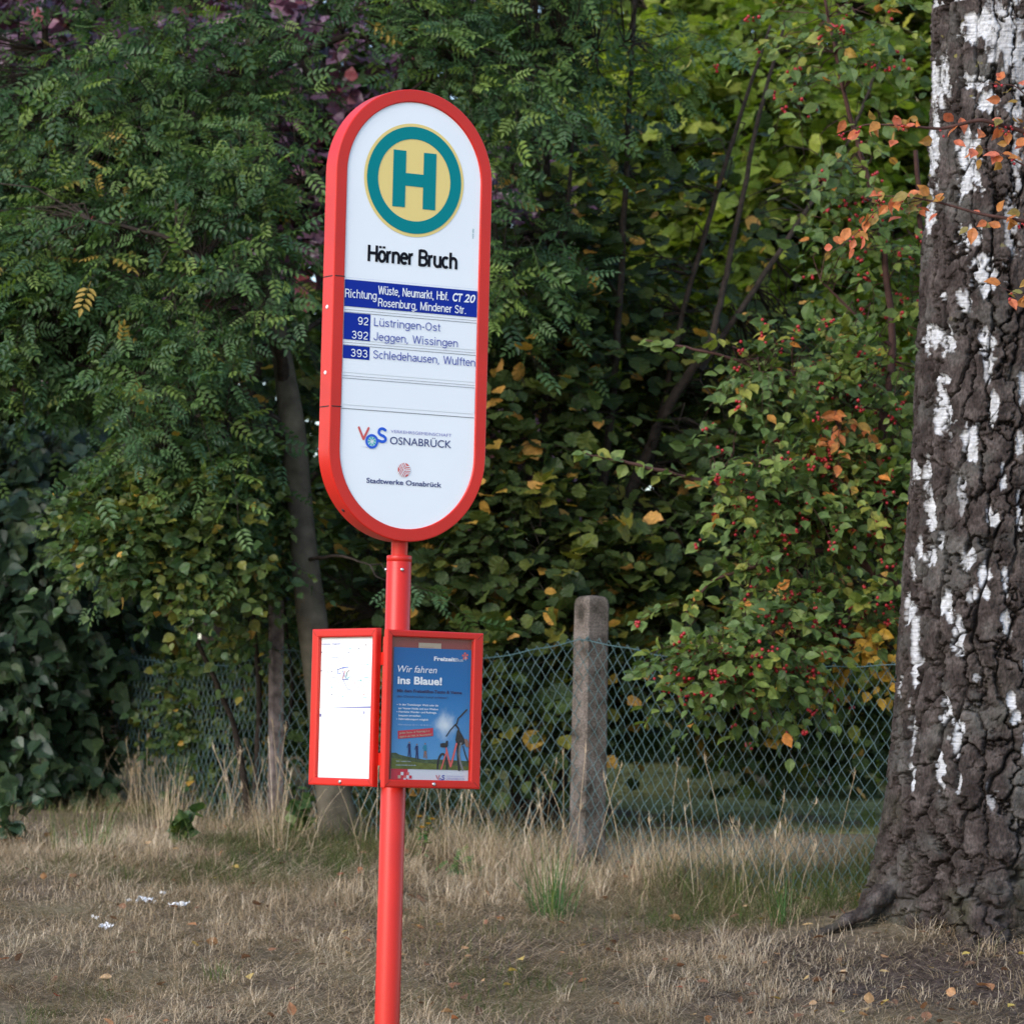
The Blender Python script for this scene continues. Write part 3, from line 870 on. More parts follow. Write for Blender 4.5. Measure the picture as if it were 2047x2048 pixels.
for (u_, v_, c_) in [(-.1682, 1.9532, 'logo_teal'), (-.0701, 1.9005, 'logo_teal'), (-.1045, 1.8513, 'logo_teal'), (-.2667, 1.8288, 'logo_teal'), (-.1780, 1.9400, 'navy'), (-.3290, 1.9420, 'navy'), (-.1200, 1.9520, 'navy'), (-.0830, 1.9640, 'poster_brown'), (-.2690, 1.8800, 'navy'), (-.1400, 1.8420, 'logo_red'), (-.2650, 1.8050, 'navy'), (-.2040, 1.7980, 'logo_teal'), (-.0840, 1.8060, 'logo_red'), (-.3280, 1.8820, 'navy')]:
    f.rect(u_ - .0025, v_ - .0018, u_ + .0025, v_ + .0018, c_, PB + .001)
for (u_, v_, w_, c_) in [(-.2736, 1.9227, .04, 'ink'), (-.0834, 1.9786, .025, 'pale_grey'), (-.1278, 1.8796, .022, 'pale_grey'), (-.3200, 1.9290, .03, 'pale_grey'), (-.2990, 1.8770, .018, 'logo_teal'), (-.2690, 1.8600, .026, 'pale_ink'), (-.1280, 1.8480, .03, 'logo_teal'), (-.0850, 1.8590, .022, 'logo_teal'), (-.0880, 1.7960, .018, 'logo_teal'), (-.1100, 1.9510, .02, 'pale_grey')]:
    f.rect(u_, v_, u_ + w_, v_ + .0014, c_, PB + .001)
child(f.build('route_map', left), left)
f = Flat()
f.rect(lu0, 1.5368, lu1, 1.7618, 'paper', PB + .0004)
f.poly([(-.288, 1.7618), (lu1, 1.7618), (lu1, 1.7682)], 'pale_ink', PB - .001)
f.rect(-.3300, 1.7330, -.3230, 1.7425, 'blue', PB + .0014)
f.rect(-.0840, 1.7430, -.0780, 1.7520, 'pale_ink', PB + .0014)
for (u_, v_, w_) in [(-.2557, 1.7477, .026), (-.222, 1.7479, .02), (-.195, 1.7481, .028), (-.1099, 1.7365, .054), (-.3260, 1.7180, .046), (-.3270, 1.7050, .022), (-.2400, 1.7020, .012), (-.1950, 1.7020, .02)]:
    f.rect(u_, v_, u_ + w_, v_ + .0016, 'pale_grey', PB + .0014)
for k in range(13): f.rect(-.3290, 1.548 + k * .0088, -.3290 + rl.uniform(.003, .007), 1.5494 + k * .0088, 'pale_grey', PB + .0014)
child(f.build('timetable_sheet', left), left)

# ------------------------------------------------------------------ chain-link fence with its posts
FP = [(-2.28, 21.0), (-1.03, 18.6), (0.3525, 17.5), (1.40, 16.5), (2.75, 15.55)]      # plan of the fence
cum = [0.0]
for (x0, y0), (x1, y1) in zip(FP, FP[1:]): cum.append(cum[-1] + math.hypot(x1 - x0, y1 - y0))
cum = np.array(cum); FPa = np.array(FP)
TOPS = [(-2.28, 2.13), (-1.95, 2.09), (-1.6, 2.03), (-1.3, 2.02), (-1.03, 2.09), (-.6, 2.03), (-.1, 2.05), (.16, 2.10), (.30, 2.135), (.40, 2.12), (.75, 2.045), (1.2, 2.015), (1.6, 2.03), (2.75, 2.08)]


def fpt(s):
    return np.interp(s, cum, FPa[:, 0]), np.interp(s, cum, FPa[:, 1])


def ztop(x): return np.interp(x, [t[0] for t in TOPS], [t[1] for t in TOPS])


M['wire'] = plain('green_coated_wire', (0.055, 0.115, 0.125), .32, .6, vary=.25, scale=12)
fx, fy = fpt(float(cum[2]))
fence = thing('chain_link_fence', 'sagging green chain-link fence on weathered posts behind the tall dry grass', 'fence', (float(fx), float(fy), float(gz(fx, fy))))
PX_, HY_ = 0.0565, 0.0362          # half pitch is PX_/2 across, HY_ down
S_TOT = float(cum[-1]); nW = int(S_TOT / (PX_ / 2)); nC = 31
k = np.arange(nW)[:, None]; j = np.arange(nC)[None, :]
s_ = (k + np.where((j + k) % 2 == 0, -.46, .46) + .5) * PX_ / 2
wob = (fbm(k * .09, j * .12, 0, 4, 3) - .5)
s_ = s_ + wob * .035 * (j / nC) + (fbm(k * .25, j * .3, 3, 9, 2) - .5) * .012
s_ = np.clip(s_, 0.001, S_TOT - .001)
X, Y = fpt(s_)
dx, dy = np.gradient(X, axis=0), np.gradient(Y, axis=0)
nx, ny = dy, -dx
nl = np.hypot(nx, ny) + 1e-9
bulge = (fbm(s_ * 1.1, j * .07, 0, 21, 3) - .5) * .10 * np.sin(np.clip(j / 18, 0, 1) * np.pi)
weave = np.where(j % 2 == 0, .0030, -.0030)
Z = ztop(X) + .016 - j * HY_ + (fbm(k * .3, j * .3, 7, 30, 2) - .5) * .012
P = np.stack([X + nx / nl * (bulge + weave), Y + ny / nl * (bulge + weave), Z], -1)
nmask = np.ones(nW, bool)
mb = MB(); mb.tubes(P[nmask], np.full((nW, nC), .00165), 5)
rel(mb.build('wire_mesh', M['wire'], fence, smooth=True), fence)
ss = np.linspace(0, S_TOT, 140); X, Y = fpt(ss)
mb = MB(); mb.tube(np.stack([X, Y - .004, ztop(X) + .003 * np.sin(ss * 23)], -1), .0024, 6)
rel(mb.build('tension_wire', M['wire'], fence, smooth=True), fence)


def concrete_mat():
    m, n, l, p = new_mat('weathered_concrete')
    tc = n.new("ShaderNodeTexCoord")
    a = n.new("ShaderNodeTexNoise"); a.inputs["Scale"].default_value = 9; a.inputs["Detail"].default_value = 8
    b = n.new("ShaderNodeTexNoise"); b.inputs["Scale"].default_value = 160; b.inputs["Detail"].default_value = 4
    l.new(tc.outputs["Object"], a.inputs[0]); l.new(tc.outputs["Object"], b.inputs[0])
    r = n.new("ShaderNodeValToRGB"); e = r.color_ramp.elements
    e[0].position = .36; e[0].color = (.055, .047, .040, 1); e[1].position = .68; e[1].color = (.215, .185, .17, 1)
    k = e.new(.5); k.color = (.165, .14, .125, 1)
    l.new(a.outputs[0], r.inputs[0])
    r2 = n.new("ShaderNodeValToRGB"); e = r2.color_ramp.elements
    e[0].position = .42; e[0].color = (.55, .55, .52, 1); e[1].position = .6; e[1].color = (1.15, 1.12, 1.1, 1)
    l.new(b.outputs[0], r2.inputs[0])
    mx = n.new("ShaderNodeVectorMath"); mx.operation = 'MULTIPLY'
    l.new(r.outputs[0], mx.inputs[0]); l.new(r2.outputs[0], mx.inputs[1]); l.new(mx.outputs[0], p.inputs["Base Color"])
    p.inputs["Roughness"].default_value = .95; p.inputs["Specular IOR Level"].default_value = .15
    bp = n.new("ShaderNodeBump"); bp.inputs["Strength"].default_value = .6; bp.inputs["Distance"].default_value = .006
    l.new(b.outputs[0], bp.inputs["Height"]); l.new(bp.outputs[0], p.inputs["Normal"])
    return m


M['concrete'] = concrete_mat()


def post(c, half, z0, z1, yaw, lean, seed, mat, dome=.02):
    """square post with chamfered arrises and a worn rounded top"""
    mb = MB(); h = half; c_ = .82
    sec = [(h, -h * c_), (h, h * c_), (h * c_, h), (-h * c_, h), (-h, h * c_), (-h, -h * c_), (-h * c_, -h), (h * c_, -h)]
    zs = list(np.linspace(z0, z1 - dome, 40)) + [z1 - dome * .45, z1 - dome * .12, z1]
    ss = [1.0] * 40 + [.93, .78, .55]
    a = R(yaw); V = []
    for q, (z, s) in enumerate(zip(zs, ss)):
        for (u, v) in sec:
            e = 1 + .035 * (vnoise(u * 60 + 9, v * 60, z * 14, seed) - .5)
            t = (z - z0) / (z1 - z0)
            tp = s * e * (1.04 - .06 * t)
            x, y = u * tp, v * tp
            V.append((c[0] + x * math.cos(a) - y * math.sin(a) + lean[0] * t, c[1] + x * math.sin(a) + y * math.cos(a) + lean[1] * t, z + .004 * (vnoise(u * 80, v * 80, 2, seed) - .5) * (q > 38)))
    n = 8; F_ = [(i * n + j, i * n + (j + 1) % n, (i + 1) * n + (j + 1) % n, (i + 1) * n + j) for i in range(len(zs) - 1) for j in range(n)]
    V.append((c[0] + lean[0], c[1] + lean[1], z1 + .003)); b = (len(zs) - 1) * n
    mb.add(V, F_); mb.f[3].append(np.array([(b + j, b + (j + 1) % n, len(V) - 1) for j in range(n)])); mb.t[3].append(np.full(n, .5)); mb.m[3].append(np.zeros(n, np.int64))
    return rel(mb.build('fence_post', mat, fence), fence)


M['grey_wood'] = plain('grey_pink_post', (.17, .135, .125), .95, .1, vary=.5, scale=22, bump=.9)
p1 = post((.360, 17.585), .059, .9, 2.327, 31, (-.006, 0), 1, M['concrete'], .035); p1['label'] = 'thick concrete fence post with a worn top'
p2 = post((-1.035, 18.66), .030, 1.0, 2.325, 20, (-.035, 0), 2, M['grey_wood']); p2['label'] = 'thin grey fence post half hidden by leaves'
p3 = post((-2.30, 21.05), .062, 1.1, 2.30, 12, (0, 0), 3, M['concrete'], .03)
p4 = post((2.78, 15.6), .056, .8, 2.33, 40, (0, 0), 4, M['concrete'], .035)
# wire tie on the thick post
mb = MB(); mb.tube([(.318, 17.49, 2.128), (.335, 17.478, 2.137), (.342, 17.485, 2.15), (.332, 17.50, 2.14)], .0022, 5)
rel(mb.build('wire_tie', M['wire'], fence), fence)

# ------------------------------------------------------------------ birch trunk
def birch_r(z):
    return np.interp(z, [.7, .95, 1.1, 1.22, 1.42, 1.61, 1.93, 2.55, 3.37, 4.21, 4.62, 7.5], [.50, .475, .455, .442, .428, .412, .382, .343, .305, .268, .262, .22])


def birch_cx(z): return np.interp(z, [.7, 1.2, 2.5, 4.6, 7.5], [1.925, 1.93, 1.90, 1.892, 1.87])


SCB = 8140.0 / BY
# paper-white patches: photo pixels (x, y, half width, half height, whiteness)
PATCH = [(1872, 22, 13, 33, 1), (1966, 69, 46, 30, 1), (1894, 163, 20, 44, 1), (1882, 290, 14, 80, 1), (1876, 428, 10, 42, 1), (1944, 348, 26, 64, 1), (1959, 174, 30, 18, .9), (1980, 217, 26, 20, .9),
         (1941, 490, 25, 25, 1), (1970, 570, 34, 34, .9), (1876, 680, 18, 20, 1), (2012, 70, 40, 70, .6), (2032, 340, 14, 70, .6), (2030, 240, 20, 40, .6), (1930, 616, 14, 24, .7), (1896, 603, 8, 9, 1), (2020, 470, 20, 60, .5), (2040, 150, 20, 60, .5),
         (1868, 691, 11, 24, 1), (1901, 702, 15, 28, 1), (1894, 770, 15, 9, 1), (1890, 836, 20, 42, 1), (1937, 886, 18, 38, .95), (1973, 723, 18, 42, .8), (1968, 690, 14, 24, .9), (1984, 832, 11, 38, .9), (2038, 780, 11, 32, .8), (1865, 1028, 11, 44, 1), (1861, 955, 7, 30, 1), (1843, 948, 7, 30, 1),
         (1922, 1002, 12, 38, .45), (1980, 1046, 14, 20, .9), (2028, 1042, 9, 35, .9), (1861, 1122, 13, 19, 1), (1930, 1126, 20, 20, .7), (1962, 1169, 15, 30, .9), (1938, 1198, 14, 18, .7), (1890, 1227, 14, 34, 1), (1999, 1170, 9, 22, .9), (2002, 1260, 11, 30, .9), (1915, 1270, 15, 30, .8), (1836, 1270, 7, 30, 1), (1828, 1223, 8, 30, .9),
         (1906, 1308, 16, 19, 1), (1888, 1428, 14, 32, 1), (1907, 1474, 14, 32, 1), (1834, 1323, 7, 46, 1), (1826, 1462, 7, 38, 1), (1873, 1540, 11, 32, 1), (1826, 1556, 7, 24, .9), (1907, 1567, 7, 30, .8), (1966, 1586, 12, 27, .5), (2008, 1408, 11, 24, .9), (2039, 1330, 8, 32, .9), (1811, 1377, 5, 26, .9), (2035, 1485, 10, 22, .7), (2018, 1440, 12, 14, .9), (1945, 1360, 10, 12, .7), (2030, 900, 9, 30, .8), (2000, 960, 9, 24, .8), (1880, 1100, 6, 18, .8), (1845, 1100, 6, 26, .8), (1835, 1150, 6, 30, .7)]


def vnoise3(x, y, z, seed, oct): return vnoise(x, y, z, seed)


def lattice(f, u, v, nu, nv, oct=3, seed=0):
    """fbm that repeats once round the trunk: u in 0..1"""
    a = 2 * np.pi * u
    return f(np.cos(a) * nu / (2 * np.pi), np.sin(a) * nu / (2 * np.pi), v * nv, seed, oct)


nT, nZ = 640, 1240
th = np.arange(nT) / nT
zz = np.interp(np.linspace(0, 1, nZ), [0, .9, 1], [.62, 5.2, 7.2])
U, Zb = np.meshgrid(th, zz)
ang = 2 * np.pi * U
r0 = birch_r(Zb)
w1 = lattice(fbm, U, Zb, 14, 6, 3, 50) - .5; w2 = lattice(fbm, U, Zb, 14, 6, 3, 60) - .5
w3 = lattice(fbm, U, Zb, 75, 40, 4, 55) - .5
cells = 25
f1, f2, cid = worley(U * cells + 1.2 * w1 + .55 * w3, Zb / np.interp(Zb, [1.2, 2.5, 4.5], [.125, .155, .20]) + 1.5 * w2 + .7 * w3 + .5 * w1, cells, 5, .85, True)
edge = f2 - f1
plate = np.clip(edge / .17, 0, 1) ** .7
g1, g2, gid = worley(U * 19 + 1.2 * w2 + .8 * w3, Zb / .062 + 1.4 * w1 + 1.0 * w3, 19, 15)
crack2 = np.exp(-((g2 - g1) / .07) ** 2) * np.clip((lattice(fbm, U, Zb, 26, 16, 2, 191) - .50) * 9, 0, 1)
crack = np.exp(-(edge / .085) ** 2) * np.clip((lattice(fbm, U, Zb, 30, 12, 2, 91) - .28) * 6, 0, 1)
crack = np.maximum(crack, .85 * crack2)
ridge = lattice(fbm, U, Zb, 22, 2.2, 4, 77)
fine = lattice(fbm, U, Zb, 260, 110, 3, 87)
midn = lattice(fbm, U, Zb, 95, 34, 4, 187)
lumpy = lattice(fbm, U, Zb, 7, 1.6, 3, 31)
# whiteness
cx = birch_cx(Zb)
offm = r0 * np.sin(ang)                        # ang = 0 faces the road (-y)
front = np.cos(ang) > -.05
pxm = 1023.5 + (cx + offm) * SCB + (1531 - 1525 + 0) * 0
rowy = HOR + 24.4 + (1.6 - Zb) * SCB           # picture row of that height at the birch
pxm = pxm + (HOR - rowy) * math.tan(ROLL) * 1.0
dist = np.full(U.shape, 9.0); wamp = np.zeros(U.shape)
jx = (lattice(fbm, U, Zb, 70, 26, 3, 13) - .5) + .35 * (lattice(vnoise3, U, Zb, 120, 210, 1, 14) - .5); jy = (lattice(fbm, U, Zb, 90, 18, 3, 17) - .5) * 1.2
for (px, py, hw, hh, wv) in PATCH:
    dd = np.hypot((pxm - px) / (hw * .86) + 1.5 * jx, (rowy - py) / (hh * 1.05) + 1.9 * jy)
    dd = np.where(front, dd, 9)
    cl = dd < dist
    dist = np.where(cl, dd, dist); wamp = np.where(cl, wv, wamp)
patch = np.clip((1.14 - dist) / .42, 0, 1) * wamp * np.clip(.45 + 1.1 * lattice(fbm, U, Zb, 60, 24, 3, 401), 0, 1)
rnd = lattice(fbm, U, Zb, 20, 4.6, 4, 123)
thr = np.interp(Zb, [1.0, 1.6, 2.6, 3.6, 4.6], [.80, .665, .625, .60, .55])
rw = np.clip((rnd - thr) / .03, 0, 1) * np.where(front & (Zb < 4.62), .0, .9)
white = np.maximum(patch, rw)
white = white * (1 - .75 * crack)
disp = (.028 * plate - .016) * (1 - .75 * white) + .026 * (ridge - .5) * (1 - .5 * white) + .008 * (fine - .5) * (1 - .7 * white) + .011 * (midn - .5) * (1 - .8 * white) - .014 * crack * (1 - .6 * white) - .006 * white + .018 * (lumpy - .5)
low = np.clip((1.5 - Zb) / .6, 0, 1)
flare = low * (.10 * np.cos(5 * ang + 1.1) + .06 * np.cos(3 * ang - .6) + .05 * np.cos(9 * ang + 2)) * .5
disp = disp + flare + low * .04 * (lattice(fbm, U, Zb, 40, 9, 3, 200) - .5)
rr = r0 + disp
Vb = np.stack([cx + rr * np.sin(ang), BY - rr * np.cos(ang), Zb], -1).reshape(-1, 3)
ii = np.arange(nT * nZ).reshape(nZ, nT)
F_ = np.stack([ii[:-1], np.roll(ii[:-1], -1, 1), np.roll(ii[1:], -1, 1), ii[1:]], -1).reshape(-1, 4)


def bark_mat():
    m, n, l, p = new_mat('birch_bark')

    def attr(nm):
        a = n.new("ShaderNodeAttribute"); a.attribute_name = nm; return a.outputs["Fac"]

    def noise(scale, stretch=None, d=6):
        tc = n.new("ShaderNodeTexCoord"); mp = n.new("ShaderNodeMapping")
        mp.inputs["Scale"].default_value = stretch or (1, 1, 1)
        k = n.new("ShaderNodeTexNoise"); k.inputs["Scale"].default_value = scale; k.inputs["Detail"].default_value = d
        l.new(tc.outputs["Object"], mp.inputs[0]); l.new(mp.outputs[0], k.inputs["Vector"]); return k.outputs[0]

    def ramp(src, *st):
        r = n.new("ShaderNodeValToRGB"); e = r.color_ramp.elements
        while len(e) < len(st): e.new(.5)
        for q, (pos, c) in enumerate(st): e[q].position = pos; e[q].color = (*c, 1)
        l.new(src, r.inputs[0]); return r.outputs[0]

    def mix(f, a, b):
        k = n.new("ShaderNodeMixRGB"); l.new(f, k.inputs[0]); l.new(a, k.inputs[1]); l.new(b, k.inputs[2]); return k.outputs[0]
    dark = ramp(noise(14), (.3, (.024, .018, .017)), (.5, (.055, .044, .041)), (.72, (.112, .094, .088)))
    grain = ramp(noise(120, (1, 1, .5), 5), (.35, (.55, .55, .55)), (.65, (1.25, 1.22, 1.2)))
    mu = n.new("ShaderNodeVectorMath"); mu.operation = 'MULTIPLY'; l.new(dark, mu.inputs[0]); l.new(grain, mu.inputs[1])
    grey = ramp(noise(5.5), (.52, (0, 0, 0)), (.70, (.35, .35, .35)))
    greyc = ramp(noise(60), (.3, (.10, .105, .095)), (.7, (.23, .235, .22)))
    rough = mix(grey, mu.outputs[0], greyc)
    green = ramp(noise(4.2), (.5, (0, 0, 0)), (.7, (.55, .55, .55)))
    lo = n.new("ShaderNodeMath"); lo.operation = 'MULTIPLY'; l.new(attr('low'), lo.inputs[0]); l.new(green, lo.inputs[1])
    gcol = n.new("ShaderNodeRGB"); gcol.outputs[0].default_value = (.060, .062, .030, 1)
    rough = mix(lo.outputs[0], rough, gcol.outputs[0])
    # white paper bark: fine horizontal lines, grey smudges
    lines = ramp(noise(34, (.35, .35, 5.0), 4), (.36, (.30, .30, .31)), (.47, (.52, .525, .55)), (.7, (.68, .69, .72)))
    smud = ramp(noise(24), (.40, (0, 0, 0)), (.62, (.8, .8, .8)))
    wcol = mix(smud, lines, ramp(noise(90), (.3, (.20, .20, .20)), (.7, (.52, .52, .53))))
    wt = ramp(attr('white'), (.18, (0, 0, 0)), (.45, (.55, .55, .55)), (.75, (1, 1, 1)))
    col = mix(wt, rough, wcol)
    cr = n.new("ShaderNodeRGB"); cr.outputs[0].default_value = (.012, .009, .008, 1)
    crk = ramp(attr('crack'), (.3, (0, 0, 0)), (.9, (.8, .8, .8)))
    col = mix(crk, col, cr.outputs[0])
    lich = ramp(noise(16, None, 2), (.70, (0, 0, 0)), (.73, (.75, .75, .75)))
    lc = n.new("ShaderNodeRGB"); lc.outputs[0].default_value = (.21, .19, .06, 1)
    li = n.new("ShaderNodeMath"); li.operation = 'MULTIPLY'; l.new(lich, li.inputs[0]); l.new(attr('high'), li.inputs[1])
    col = mix(li.outputs[0], col, lc.outputs[0])
    l.new(col, p.inputs["Base Color"]); p.inputs["Roughness"].default_value = .9; p.inputs["Specular IOR Level"].default_value = .12
    bp = n.new("ShaderNodeBump"); bp.inputs["Strength"].default_value = .9; bp.inputs["Distance"].default_value = .010
    l.new(noise(90, (1, 1, .7), 7), bp.inputs["Height"]); l.new(bp.outputs[0], p.inputs["Normal"])
    return m


M['birch'] = bark_mat()
birch = thing('birch_tree', 'thick old birch trunk with white patches and dark cracked bark', 'tree', (BX, BY, float(gz(BX, BY))))


def point_attrs(o, **kw):
    for nm, arr in kw.items():
        a = o.data.attributes.new(nm, 'FLOAT', 'POINT')
        a.data.foreach_set('value', np.broadcast_to(np.asarray(arr, np.float32).ravel(), (len(o.data.vertices),)).astype(np.float32))


mb = MB(); mb.add(Vb, F_)
tr = rel(mb.build('trunk', M['birch'], birch, smooth=True), birch)
point_attrs(tr, white=white, crack=crack, low=np.clip((2.2 - Zb) / 1.2, 0, 1), high=np.clip((Zb - 3.2) / .8, 0, 1))


def root(path, rad, seed):
    P = np.array(path, float); t = np.linspace(0, len(P) - 1, 110)
    Q = np.stack([np.interp(t, np.arange(len(P)), P[:, c]) for c in range(3)], 1)
    for _ in range(6): Q[1:-1] = (Q[:-2] + 2 * Q[1:-1] + Q[2:]) / 4
    rd = np.interp(t, np.arange(len(P)), rad)
    mb = MB(); mb.tubes(Q[None], rd[None], 36)
    V = np.concatenate(mb.v); c = np.repeat(Q, 36, 0); d = V - c
    k = 1 + 1.3 * (fbm(V[:, 0] * 11, V[:, 1] * 11, V[:, 2] * 11, seed, 4) - .5) + .55 * (np.abs(2 * fbm(V[:, 0] * 20, V[:, 1] * 20, V[:, 2] * 20, seed + 9, 3) - 1) - .3)
    mb.v = [c + d * k[:, None] * np.array([1, 1, .8])]
    o = rel(mb.build('root', M['birch'], birch, smooth=True), birch)
    point_attrs(o, white=0, crack=0, low=1, high=0)


def on(px, py, Y, dz=0.0):
    p = at(px, py, Y); return (p[0], p[1], float(gz(p[0], p[1])) + dz)


root([(1.60, 15.85, 1.22), (1.47, 15.80, 1.12), on(1720, 1790, 15.78, .05), on(1670, 1820, 15.74, .015), on(1610, 1850, 15.70, -.008), on(1560, 1870, 15.66, -.05)], [.03, .04, .040, .030, .02, .01], 1)
root([(2.3, 15.6, 1.2), (2.55, 15.4, 1.02), (2.75, 15.25, .93), (2.95, 15.15, .82)], [.14, .10, .06, .03], 4)

# ------------------------------------------------------------------ leaves
def leaf_tpl(kind):
    """verts (x along the leaf, y across, z up) and triangles"""
    if kind == 'ovate':            # pointed oval, folded along the rib
        m = [(0, 0, 0), (.35, 0, -.04), (.68, 0, -.02), (1.05, 0, -.12)]
        l = [(.10, .24, .03), (.32, .5, .055), (.62, .43, .06), (.86, .19, -.01)]
        v = m + l + [(x, -y, z) for x, y, z in l]
        a = [(0, 1, 4), (4, 1, 5), (1, 2, 5), (5, 2, 6), (6, 2, 7), (2, 3, 7)]
        t = a + [(i if i < 4 else i + 4, k if k < 4 else k + 4, j if j < 4 else j + 4) for i, j, k in a]
    elif kind == 'round':          # broad hazel leaf with a toothed edge
        out = []
        prof = [(0.0, .10), (.10, .36), (.28, .50), (.40, .47), (.55, .50), (.70, .40), (.82, .30), (.90, .14)]
        rib = [(0, 0, 0), (.3, 0, -.03), (.6, 0, -.02), (1.0, 0, -.09)]
        l = [(x, y, .07 * y * 2 + .025 * (-1) ** k) for k, (x, y) in enumerate(prof)]
        v = rib + l + [(x, -y, z) for x, y, z in l]
        a = [(0, 1, 4), (4, 1, 5), (5, 1, 6), (6, 1, 7), (1, 2, 7), (7, 2, 8), (8, 2, 9), (9, 2, 10), (2, 3, 10), (10, 3, 11)]
        t = [(i, j, k) for i, j, k in a] + [(i if i < 4 else i + 8, k if k < 4 else k + 8, j if j < 4 else j + 8) for i, j, k in a]
    elif kind == 'heart':
        rib = [(0, 0, 0), (.35, 0, -.04), (.7, 0, -.02), (1.05, 0, -.14)]
        prof = [(-.10, .20), (.05, .43), (.30, .48), (.60, .30), (.85, .11)]
        l = [(x, y, .10 * y) for x, y in prof]
        v = rib + l + [(x, -y, z) for x, y, z in l]
        a = [(0, 1, 4), (4, 1, 5), (5, 1, 6), (1, 2, 6), (6, 2, 7), (2, 3, 8), (7, 2, 8)]
        t = a + [(i if i < 4 else i + 5, k if k < 4 else k + 5, j if j < 4 else j + 5) for i, j, k in a]
    elif kind == 'pinnate':        # a whole compound leaf: leaflets in pairs on a stalk
        v = []; t = []

        def leaflet(x, y, dx, dy, L, w, z0, dz):
            b = len(v); n_ = math.hypot(dx, dy); dx /= n_; dy /= n_; px, py = -dy, dx
            for s, o, zz in ((0, 0, 0), (.32, w * .5, .018), (.32, -w * .5, .018), (.70, w * .40, .008), (.70, -w * .40, .008), (1, 0, -.03), (.5, 0, -.006)):
                v.append((x + dx * s * L + px * o, y + dy * s * L + py * o, z0 + dz * s + zz))
            t.extend([(b, b + 6, b + 1), (b, b + 2, b + 6), (b + 1, b + 6, b + 3), (b + 2, b + 4, b + 6), (b + 3, b + 6, b + 5), (b + 4, b + 5, b + 6)])
        for k in range(4):
            x = .26 + .175 * k; L = .25 - .012 * k
            z0 = -.10 * x * x
            leaflet(x, .005, .62, 1, L, .112, z0, -.05 + .02 * (k % 2)); leaflet(x + .03, -.005, .45, -1, L * .93, .108, z0, -.06)
        leaflet(.90, 0, 1, .05, .24, .10, -.08, -.05)
        b = len(v); v.extend([(0, .006, 0), (0, -.006, 0), (.5, 0, -.025), (.92, 0, -.085)])
        t.extend([(b, b + 1, b + 2), (b + 2, b + 1, b + 3)])
    elif kind == 'lance':          # narrow leaf
        v = [(0, 0, 0), (.4, .16, .03), (.4, -.16, .03), (.45, 0, -.015), (1, 0, -.07)]
        t = [(0, 3, 1), (0, 2, 3), (1, 3, 4), (2, 4, 3)]
    elif kind == 'far':            # plain folded leaf for the distance
        v = [(0, 0, 0), (.45, .42, .08), (.45, -.42, .08), (1, 0, -.04)]
        t = [(0, 3, 1), (0, 2, 3)]
    return np.array(v, float), np.array(t, np.int64)


TPL = {k: leaf_tpl(k) for k in ('ovate', 'round', 'heart', 'pinnate', 'lance', 'far')}


def unit(a): return a / (np.linalg.norm(a, axis=-1, keepdims=True) + 1e-9)


def blobs_points(blobs, N, seed, shell=.35, gap=.42, freq=2.6):
    """points in a union of ellipsoids given as photo pixels: (px, py, Y, half w px, half h px, half depth m, weight)"""
    r = np.random.default_rng(seed)
    w = np.array([b[6] if len(b) > 6 else b[3] * b[4] for b in blobs], float)
    ch = r.choice(len(blobs), N * 2, p=w / w.sum())
    B = np.array([b[:6] for b in blobs], float)[ch]
    d = unit(r.normal(size=(len(ch), 3))); rad = r.random(len(ch)) ** shell
    c = np.array([at(b[0], b[1], b[2]) for b in blobs])[ch]
    sc = B[:, 2] / F_PX
    P = c + d * rad[:, None] * np.stack([B[:, 3] * sc, B[:, 5], B[:, 4] * sc], 1)
    keep = (vnoise(P[:, 0] * freq, P[:, 1] * freq, P[:, 2] * freq, seed) > gap) & (P[:, 2] > gz(P[:, 0], P[:, 1]) + .12)
    P = P[keep][:N]; c = c[keep][:N]
    return P, c, r


